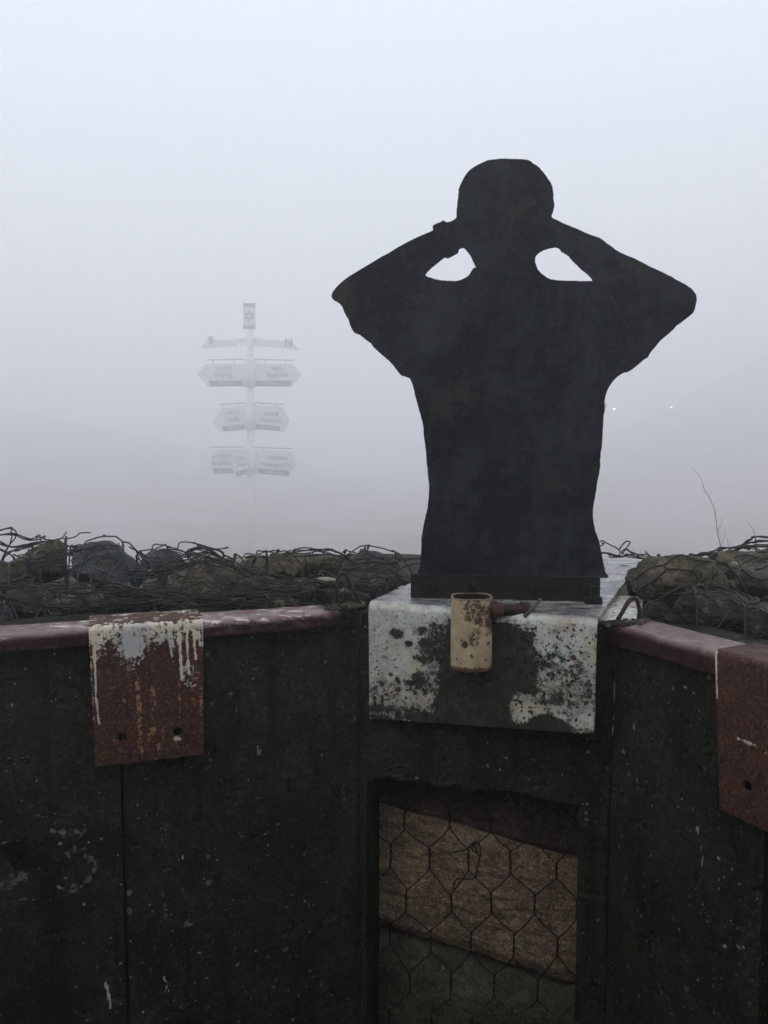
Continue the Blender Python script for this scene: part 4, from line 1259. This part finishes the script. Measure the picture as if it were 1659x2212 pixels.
# ------------------------------------------------------------------ recess: slabs behind hexagonal wire
SP = WC + CN * .105
def slab(label, quad, mat, push, seed, thick=.16, ledge=.012):
    """quad in picture measures: top-left, top-right, bottom-right, bottom-left"""
    P = [vp(x, y, SP, CD, push) for x, y in quad]
    nu, nv = 110, 60
    V = []; 
    for j in range(nv + 1):
        t = j / nv
        for i in range(nu + 1):
            s = i / nu
            p = P[0].lerp(P[1], s).lerp(P[3].lerp(P[2], s), t)
            u = p.dot(CD); z = p.z
            e = min(t, 1 - t)
            rnd_ = ledge * float(sstep(.10, 0, np.array(e))) + (ledge - .012) * float(sstep(.30, 0, np.array(t)))
            off = rnd_ + .018 * (float(fbm(np.array(u / .12), np.array(z / .10), seed)) - .5) + .010 * (float(fbm(np.array(u / .045), np.array(z / .010), seed + 3)) - .5)
            jz = (.010 * (float(fbm(np.array(u / .035), np.array(0.), seed + 8 + (t > .5))) - .5)) * (1 if t in (0, 1) or e < .02 else 0)
            V.append(p + CN * off + Vector((0, 0, jz)))
    F = [(j * (nu + 1) + i, (j + 1) * (nu + 1) + i, (j + 1) * (nu + 1) + i + 1, j * (nu + 1) + i + 1) for j in range(nv) for i in range(nu)]
    loop = [i for i in range(nu + 1)] + [j * (nu + 1) + nu for j in range(1, nv + 1)] + [nv * (nu + 1) + i for i in range(nu - 1, -1, -1)] + [j * (nu + 1) for j in range(nv - 1, 0, -1)]
    b0 = len(V)
    for q in loop: V.append(V[q] + CN * thick)
    M = len(loop)
    for k in range(M): F.append((loop[k], loop[(k + 1) % M], b0 + (k + 1) % M, b0 + k))
    F.append(tuple(b0 + k for k in range(M)))
    o = mesh('stone_slab', V, F, mat, None, origin=P[3], smooth=True)
    return setprops(o, label, 'stone slab', 'stone slabs stacked inside the recess')
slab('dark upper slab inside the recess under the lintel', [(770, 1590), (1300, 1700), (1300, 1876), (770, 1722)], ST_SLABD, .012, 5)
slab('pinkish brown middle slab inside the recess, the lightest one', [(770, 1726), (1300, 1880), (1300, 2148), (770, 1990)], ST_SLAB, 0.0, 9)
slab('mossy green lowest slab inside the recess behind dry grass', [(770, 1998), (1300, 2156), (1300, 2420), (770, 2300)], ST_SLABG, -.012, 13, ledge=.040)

net = thing('gabion_mesh', 'wide hexagonal wire net stretched over the slabs in the recess', 'wire mesh', SP + Vector((0, 0, -1.0)))
NP_ = WC + CN * .060
rowsN = [
    [(60, 240, 340), (278, 240, 340), (492, 240, 340), (705, 260, 370), (935, 280, 390), (1170, 300, 400), (1400, 320, 420)],
    [(-60, 460, 550), (150, 470, 560), (370, 478, 575), (604, 460, 575), (820, 490, 600), (1045, 510, 620), (1290, 540, 640)],
    [(60, 660, 760), (278, 670, 790), (492, 680, 795), (698, 690, 800), (938, 690, 815), (1178, 760, 845), (1400, 770, 860)],
    [(-60, 880, 980), (150, 900, 1010), (376, 905, 1020), (608, 930, 1025), (828, 920, 1035), (1068, 940, 1040), (1290, 960, 1060)],
    [(60, 1090, 1190), (278, 1095, 1200), (495, 1130, 1240), (720, 1140, 1245), (958, 1145, 1270), (1190, 1160, 1270), (1410, 1190, 1290)],
    [(-60, 1330, 1420), (150, 1330, 1430), (385, 1350, 1450), (620, 1350, 1480), (840, 1370, 1490), (1080, 1390, 1500), (1300, 1400, 1500)],
    [(60, 1560, 1650), (278, 1560, 1650), (500, 1570, 1680), (730, 1590, 1690), (960, 1590, 1700), (1190, 1600, 1700), (1410, 1600, 1700)],
]
m = MB()
def npt(cx_, cy_, o=0.0):
    x, y = c7((cx_, cy_)); q = vp(x, y, NP_, CD, o)
    return q + CN * .018 * mnoise.noise(Vector((cx_ / 260, cy_ / 260, 3)))
for j, row in enumerate(rowsN):
    for (x, ya, yb) in row:
        x = x + random.uniform(-7, 7)
        A = npt(x, ya); B = npt(x + random.uniform(-4, 4), yb)
        K = 20
        for ph in (0, math.pi):
            pts = []
            for k in range(K + 1):
                t = k / K; an = ph + t * math.pi * 3
                pts.append(A.lerp(B, t) + (CD * math.cos(an) + CN * math.sin(an)) * .0016)
            m.tube(pts, .0014, 5)
        if j + 1 < len(rowsN):
            nb = sorted(rowsN[j + 1], key=lambda q: abs(q[0] - x))[:2]
            for q in nb:
                if abs(q[0] - x) < 190:
                    C_ = npt(q[0], q[1])
                    mid = B.lerp(C_, .5) + Vector((0, 0, -.002)) + CN * random.uniform(-.003, .003)
                    m.tube(catmull([B, B.lerp(C_, .2) + Vector((0, 0, -.001)), mid, C_], 4), .0014, 5)
NETW = mat_rust('black_wire', (.004, .004, .004), (.010, .008, .007), .6)
m.build('wire_net', NETW, net, smooth=True)
m = MB()
for pts in ([(622, 702), (650, 698), (690, 692), (715, 668), (745, 650), (765, 672), (768, 712), (772, 724), (758, 720), (740, 680), (728, 665), (722, 690), (740, 706), (755, 715)],
            [(768, 715), (765, 735), (752, 790), (742, 838), (720, 848), (680, 846), (650, 842), (632, 858), (624, 885), (630, 895)]):
    c = catmull([npt(x, y, -.010) for x, y in pts], 6)
    m.tube(c, .0015, 5)
m.build('tie_wire', NETW, net, smooth=True)

# dry grass at the foot of the recess
m = MB(); rg = random.Random(4)
for k in range(70):
    x = rg.uniform(300, 1250); y = rg.uniform(1640, 1720)
    b_ = npt(x, y, -.02)
    h_ = rg.uniform(.03, .13); lean = rg.uniform(-.6, .6); fw = rg.uniform(-.02, .02)
    pts = [b_ + Vector((lean * h_ * t * t, fw * t, h_ * t - .3 * abs(lean) * h_ * t * t)) for t in (0, .25, .5, .75, 1)]
    m.tube(pts, [.0011, .001, .0009, .0006, .0003], 4)
for (a, b_) in [((650, 1525), (840, 1545)), ((805, 1550), (812, 1631)), ((690, 1560), (775, 1631)), ((1010, 1560), (975, 1631)), ((1170, 1520), (1165, 1660)), ((567, 1500), (570, 1570))]:
    m.tube([npt(*a, -.02), npt((a[0] + b_[0]) / 2 + 6, (a[1] + b_[1]) / 2, -.022), npt(*b_, -.02)], .0008, 4)
DRY = mat_rust('dry_grass', (.060, .055, .030), (.11, .095, .055), .8)
o = m.build('grass', DRY, None, origin=npt(700, 1700), smooth=True)
setprops(o, 'thin dry grass blades at the foot of the recess', 'grass', kind='stuff')

# ------------------------------------------------------------------ dry weeds behind the right gabion
TW = mat_rust('dead_stem', (.09, .08, .075), (.16, .14, .125), .8)
def weed(label, stems, Y, foot):
    m = MB(); g = None
    for pts, r0, r1 in stems:
        P = [dp(*c5(p), Y + .05 * i * .3) for i, p in enumerate(pts)]
        if g is None: g = P[0]
        c = catmull(P, 5); n = len(c)
        m.tube(c, [.55 * (r0 + (r1 - r0) * i / (n - 1)) for i in range(n)], 5)
    z = float(terrain(np.array(g.x), np.array(g.y)))
    m.tube([Vector((g.x + .02, g.y, z - .03)), Vector((g.x + .01, g.y, (z + g.z) / 2)), g], .0028, 5)
    o = m.build('dry_weed', TW, None, origin=(g.x, g.y, z), smooth=True)
    return setprops(o, label, 'weed', 'dead weeds behind the right gabion')
weed('tall bare dead weed stem rising above the right gabion', [
    ([(1240, 800), (1222, 720), (1205, 640), (1193, 540), (1180, 450), (1160, 395), (1135, 340), (1105, 290), (1078, 240), (1062, 175)], .0034, .0014),
    ([(1062, 175), (1040, 130), (1005, 95), (975, 65)], .0012, .0006), ([(1135, 340), (1125, 300), (1100, 262)], .0010, .0005), ([(1105, 290), (1085, 262), (1078, 215)], .0010, .0005),
    ([(1205, 640), (1220, 590), (1240, 560), (1245, 505)], .0014, .0006), ([(1222, 720), (1212, 660), (1228, 610), (1235, 570)], .0010, .0005), ([(1240, 790), (1262, 700), (1275, 640), (1265, 600)], .0012, .0006),
    ([(1290, 790), (1300, 735), (1285, 680), (1270, 640)], .0014, .0006), ([(1290, 790), (1325, 730), (1345, 700)], .0010, .0005), ([(1240, 800), (1215, 755), (1195, 735)], .0010, .0005), ([(1300, 780), (1335, 750), (1360, 738)], .0009, .0005),
    ([(1250, 790), (1240, 700), (1222, 640)], .0010, .0005)], 3.3, 0)
weed('small dead weed tip at the right photo edge', [([(1545, 690), (1538, 655), (1525, 622), (1500, 585), (1468, 545)], .0018, .0007), ([(1525, 622), (1545, 612), (1556, 615)], .0009, .0005), ([(1530, 640), (1512, 630)], .0008, .0005), ([(1512, 605), (1510, 590), (1498, 572)], .0008, .0005)], 3.3, 0)

# ------------------------------------------------------------------ signpost in the fog
SY = 46.0
def plain(name, c, rough=.6, metal=0.0):
    t = NT(name); n = t.noise(3, 4)
    return t.fin(t.mix(t.ramp(n, .3, .7), c, tuple(x * .85 for x in c)), rough, t.noise(40, 4), .1, .002, metal)
POSTM = plain('post_paint', (.68, .68, .67)); BOARD = plain('board_paint', (.62, .64, .65)); BLUEM = plain('slate_strip', (.09, .11, .16)); INK = plain('sign_ink', (.15, .16, .18))
PALE = plain('white_lettering', (.62, .62, .62)); RAIL = plain('grey_rail', (.30, .31, .32)); BANNER = plain('banner_white', (.58, .59, .60)); BLUEF = plain('banner_blue', (.12, .15, .24))
pk = c1((540, 2050)); pb_ = dp(pk[0], pk[1], SY)
gzs = float(terrain(np.array(pb_.x), np.array(pb_.y)))
post = thing('signpost', 'tall pale signpost with rows of arrow boards standing in the fog', 'signpost', (pb_.x, SY, gzs))
topp = dp(*c1((527, 300)), SY)
m = MB(); m.tube([Vector((pb_.x, SY, gzs - .2)), Vector((pb_.x, SY, pb_.z + 3)), Vector((topp.x, SY, topp.z))], [.215, .215, .17], 16); m.build('pole', POSTM, post, smooth=True)
def sp(cx_, cy_, off=0.0):
    q = dp(*c1((cx_, cy_)), SY); return Vector((q.x, SY + off, q.z))
def board(poly, mat, parent, off=0.0, thick=.04, name='board', yaw=0.0):
    m = MB(); m.prism([sp(x, y, off + yaw * abs(x - 527)) for x, y in poly], (0, thick, 0)); return m.build(name, mat, parent)
def lettering(body, cx_, cy_, h, parent, mat=INK, off=-.03, yaw=0.0, wmax=None, name='lettering', rot=0.0, bold=.0):
    f = bpy.data.curves.new('t', 'FONT'); f.body = body; f.size = 1.0; f.align_x = 'CENTER'; f.align_y = 'CENTER'; f.offset = bold
    o = bpy.data.objects.new('t', f); COL.objects.link(o)
    dg = bpy.context.evaluated_depsgraph_get(); dg.update()
    me = bpy.data.meshes.new_from_object(o.evaluated_get(dg))
    bpy.data.objects.remove(o); bpy.data.curves.remove(f)
    if not me.vertices: return None
    co = np.array([v.co[:] for v in me.vertices]); F = [tuple(p.vertices) for p in me.polygons]
    bpy.data.meshes.remove(me)
    c = sp(cx_, cy_); s = h * .27 / FPX * SY / .72
    if wmax:
        w = np.ptp(co[:, 0]) * s; wm = wmax * .27 / FPX * SY
        sx = min(s, s * wm / w) if w > 0 else s
    else: sx = s
    V = [Vector((c.x + a[0] * sx * math.cos(rot) - a[1] * s * math.sin(rot), SY + off + yaw * abs(cx_ + a[0] * sx * 0 - 527), c.z + a[0] * sx * math.sin(rot) + a[1] * s * math.cos(rot))) for a in co]
    return mesh(name, V, F, mat, parent, smooth=False)
heb = lambda s: s[::-1]
# compass arms
m = board([(500, 368), (500, 428), (300, 442), (240, 446), (128, 452), (160, 415), (190, 375), (215, 348), (240, 380), (290, 392)], BOARD, post, name='compass_arm')
lettering('S', 212, 392, 62, m, INK, bold=.02)
m = board([(560, 368), (560, 432), (760, 448), (840, 456), (922, 470), (890, 430), (862, 398), (838, 372), (815, 392), (770, 392)], BOARD, post, name='compass_arm')
lettering('N', 835, 412, 62, m, INK, bold=.02)
m = MB(); m.box(sp(572, 420, -1.2), (.05, 0, 0), (0, 2.4, 0), (0, 0, .26)); m.prism([sp(580, 430, -1.2), sp(440, 482, -1.5), sp(470, 425, -1.2)], (0, .04, 0)); m.build('compass_arm', BOARD, post)
# banner with two stripes and a star
bn = board([(473, 92), (572, 92), (574, 302), (474, 302)], BANNER, post, -.14, .03, 'banner')
for y0_, y1_ in ((95, 124), (271, 299)):
    board([(474, y0_), (572, y0_), (572, y1_), (474, y1_)], BLUEF, bn, -.155, .012, 'stripe')
def tri(flip, name='star_outline'):
    m = MB(); R_ = 46; r_ = 36
    def ring(R): return [sp(523 + R * math.sin(a), 196 - flip * R * math.cos(a), -.16) for a in (0, 2 * math.pi / 3, 4 * math.pi / 3)]
    A = ring(R_); B = ring(r_ - 6)
    for i in range(3):
        k = (i + 1) % 3
        m.add([A[i], A[k], B[k], B[i]], [(0, 1, 2, 3)])
        m.add([p + Vector((0, .012, 0)) for p in (A[i], A[k], B[k], B[i])], [(3, 2, 1, 0)])
    return m.build(name, BLUEF, bn)
tri(1); tri(-1)
def rail(x0, y0_, x1, y1_, hang):
    m = MB(); m.tube([sp(x0, y0_), sp(x1, y1_)], .035, 6)
    for hx_, ha, hb in hang: m.box(sp(hx_ - 5, hb, -.02), (.045, 0, 0), (0, .03, 0), (0, 0, (hb - ha) * .27 / FPX * SY))
    m.build('hanging_rail', RAIL, post)
rail(180, 545, 500, 540, [(232, 545, 578), (400, 545, 578)]); rail(560, 540, 880, 548, [(650, 545, 578), (815, 547, 582)])
rail(278, 902, 500, 888, [(320, 900, 932), (435, 895, 922)]); rail(555, 886, 792, 902, [(625, 893, 922), (745, 898, 925)])
rail(200, 1242, 500, 1240, [(300, 1243, 1262), (400, 1243, 1262)]); rail(560, 1245, 862, 1254, [(625, 1247, 1270), (800, 1250, 1274)])
def sign(poly, strip, t1, t2, num, x, ys, w, yaw=.0, rot=0.0, hh=(34, 38), o=0.0):
    b = board(poly, BOARD, post, -.05 - o, .04, 'arrow_board', yaw)
    s_ = board(strip, BLUEM, b, -.075 - o, .02, 'distance_strip', yaw)
    lettering(t1, x, ys[0], hh[0], b, INK, -.075 - o, yaw, w, rot=rot, bold=.012); lettering(t2, x, ys[1], hh[1], b, INK, -.075 - o, yaw, w, rot=rot, bold=.012)
    sc_ = sum(p[0] for p in strip) / 4; sy_ = sum(p[1] for p in strip) / 4
    lettering(num, sc_, sy_, 26, s_, PALE, -.09 - o, yaw, None, rot=rot)
sign([(105, 660), (172, 578), (500, 574), (500, 758), (190, 760)], [(196, 712), (468, 710), (468, 752), (208, 756)], heb('בייג׳ינג'), 'Beijing', '7100 km', 315, (618, 668), 190)
sign([(940, 665), (872, 580), (560, 574), (560, 757), (862, 760)], [(545, 710), (860, 712), (848, 756), (550, 752)], heb('בגדד'), 'Baghdad', '800 km', 745, (618, 664), 230)
sign([(225, 1042), (302, 930), (505, 914), (505, 1094), (292, 1118)], [(306, 1077), (500, 1060), (500, 1100), (316, 1118)], heb('חיפה'), 'Haifa', '85 km', 390, (972, 1022), 150, rot=.05)
sign([(845, 1030), (782, 918), (550, 912), (550, 1094), (800, 1122)], [(575, 1058), (768, 1076), (762, 1114), (575, 1100)], heb('דמשק'), 'Damascus', '60 km', 695, (978, 1026), 180, rot=-.05)
sign([(210, 1350), (240, 1262), (505, 1262), (505, 1452), (240, 1455)], [(228, 1410), (396, 1412), (402, 1450), (242, 1452)], heb('ירושלים'), 'Jerusalem', '240 km', 305, (1322, 1368), 170)
sign([(380, 1392), (418, 1282), (520, 1264), (520, 1448), (425, 1476)], [(420, 1436), (515, 1416), (515, 1452), (428, 1474)], heb('עמאן'), 'Amman', '135 km', 470, (1330, 1378), 80, rot=.18, hh=(26, 28), o=.36)
sign([(900, 1378), (868, 1272), (560, 1264), (560, 1452), (850, 1478)], [(588, 1412), (840, 1432), (836, 1472), (588, 1450)], heb('וושינגטון'), 'Washington D.C.', '11800 km', 745, (1330, 1385), 250, rot=-.06)
for _x, _a, _b in ((527, 895, 1110), (527, 545, 762), (530, 1250, 1455)):
    m = MB(); m.tube([sp(_x, _a), sp(_x, _b)], .34, 16); m.build('board_collar', BOARD, post, smooth=True)
m = MB()
for a, b_ in (((458, 1940), (395, 2140)), ((640, 1895), (705, 2140))):
    m = MB(); p, q = sp(*a), sp(*b_); q.z = gzs; m.tube([p, q], .022, 6); m.tube([Vector((pb_.x, SY, p.z - .02)), p], .018, 6); m.build('stay', POSTM, post)

# ------------------------------------------------------------------ two distant lamps in the fog
LAMP = NT('lamp_light'); LAMP.t.nodes.remove(LAMP.b)
em = LAMP.t.nodes.new('ShaderNodeEmission'); em.inputs['Color'].default_value = (1, .97, .9, 1); em.inputs['Strength'].default_value = 40
LAMP.t.links.new(em.outputs[0], LAMP.out.inputs['Surface'])
for (x, y, lb_) in ((1327, 883, 'left one of two tiny lit lamps in the fog right of the figure'), (1450, 880, 'right one of two tiny lit lamps in the fog right of the figure')):
    LY = 95.0
    q = dp(x, y, LY); gz_ = float(terrain(np.array(q.x), np.array(LY)))
    if gz_ > q.z - .5:
        for LY in np.arange(94, 30, -1.0):
            q = dp(x, y, LY); gz_ = float(terrain(np.array(q.x), np.array(LY)))
            if gz_ < q.z - .8: break
    RAIL_ = POSTM
    L_ = thing('street_lamp', lb_, 'lamp', (q.x, q.y, gz_), 'lit lamps on the far slope')
    mm = MB(); mm.tube([Vector((q.x, q.y, gz_ - .1)), Vector((q.x, q.y, q.z - .06))], .02, 8); mm.build('lamp_pole', POSTM, L_)
    bm = bmesh.new(); bmesh.ops.create_icosphere(bm, subdivisions=2, radius=.07)
    mesh('lamp_globe', [Vector(v.co) + q for v in bm.verts], [tuple(v.index for v in f.verts) for f in bm.faces], LAMP.m, L_); bm.free()

# ------------------------------------------------------------------ fog
hz = MB(); hz.box((-152, -62, -8), (304, 0, 0), (0, 364, 0), (0, 0, 54))
hm = bpy.data.materials.new('fog'); hm.use_nodes = True; hm.node_tree.nodes.clear()
ho = hm.node_tree.nodes.new('ShaderNodeOutputMaterial'); pv = hm.node_tree.nodes.new('ShaderNodeVolumePrincipled')
pv.inputs['Color'].default_value = (.99, .995, 1.0, 1); pv.inputs['Density'].default_value = HAZE_DENSITY; pv.inputs['Anisotropy'].default_value = 0.7
hm.node_tree.links.new(pv.outputs[0], ho.inputs['Volume'])
o = hz.build('haze', hm, None, origin=(0, 0, -8))
setprops(o, 'pale fog filling the air over the hill', 'fog', kind='stuff')
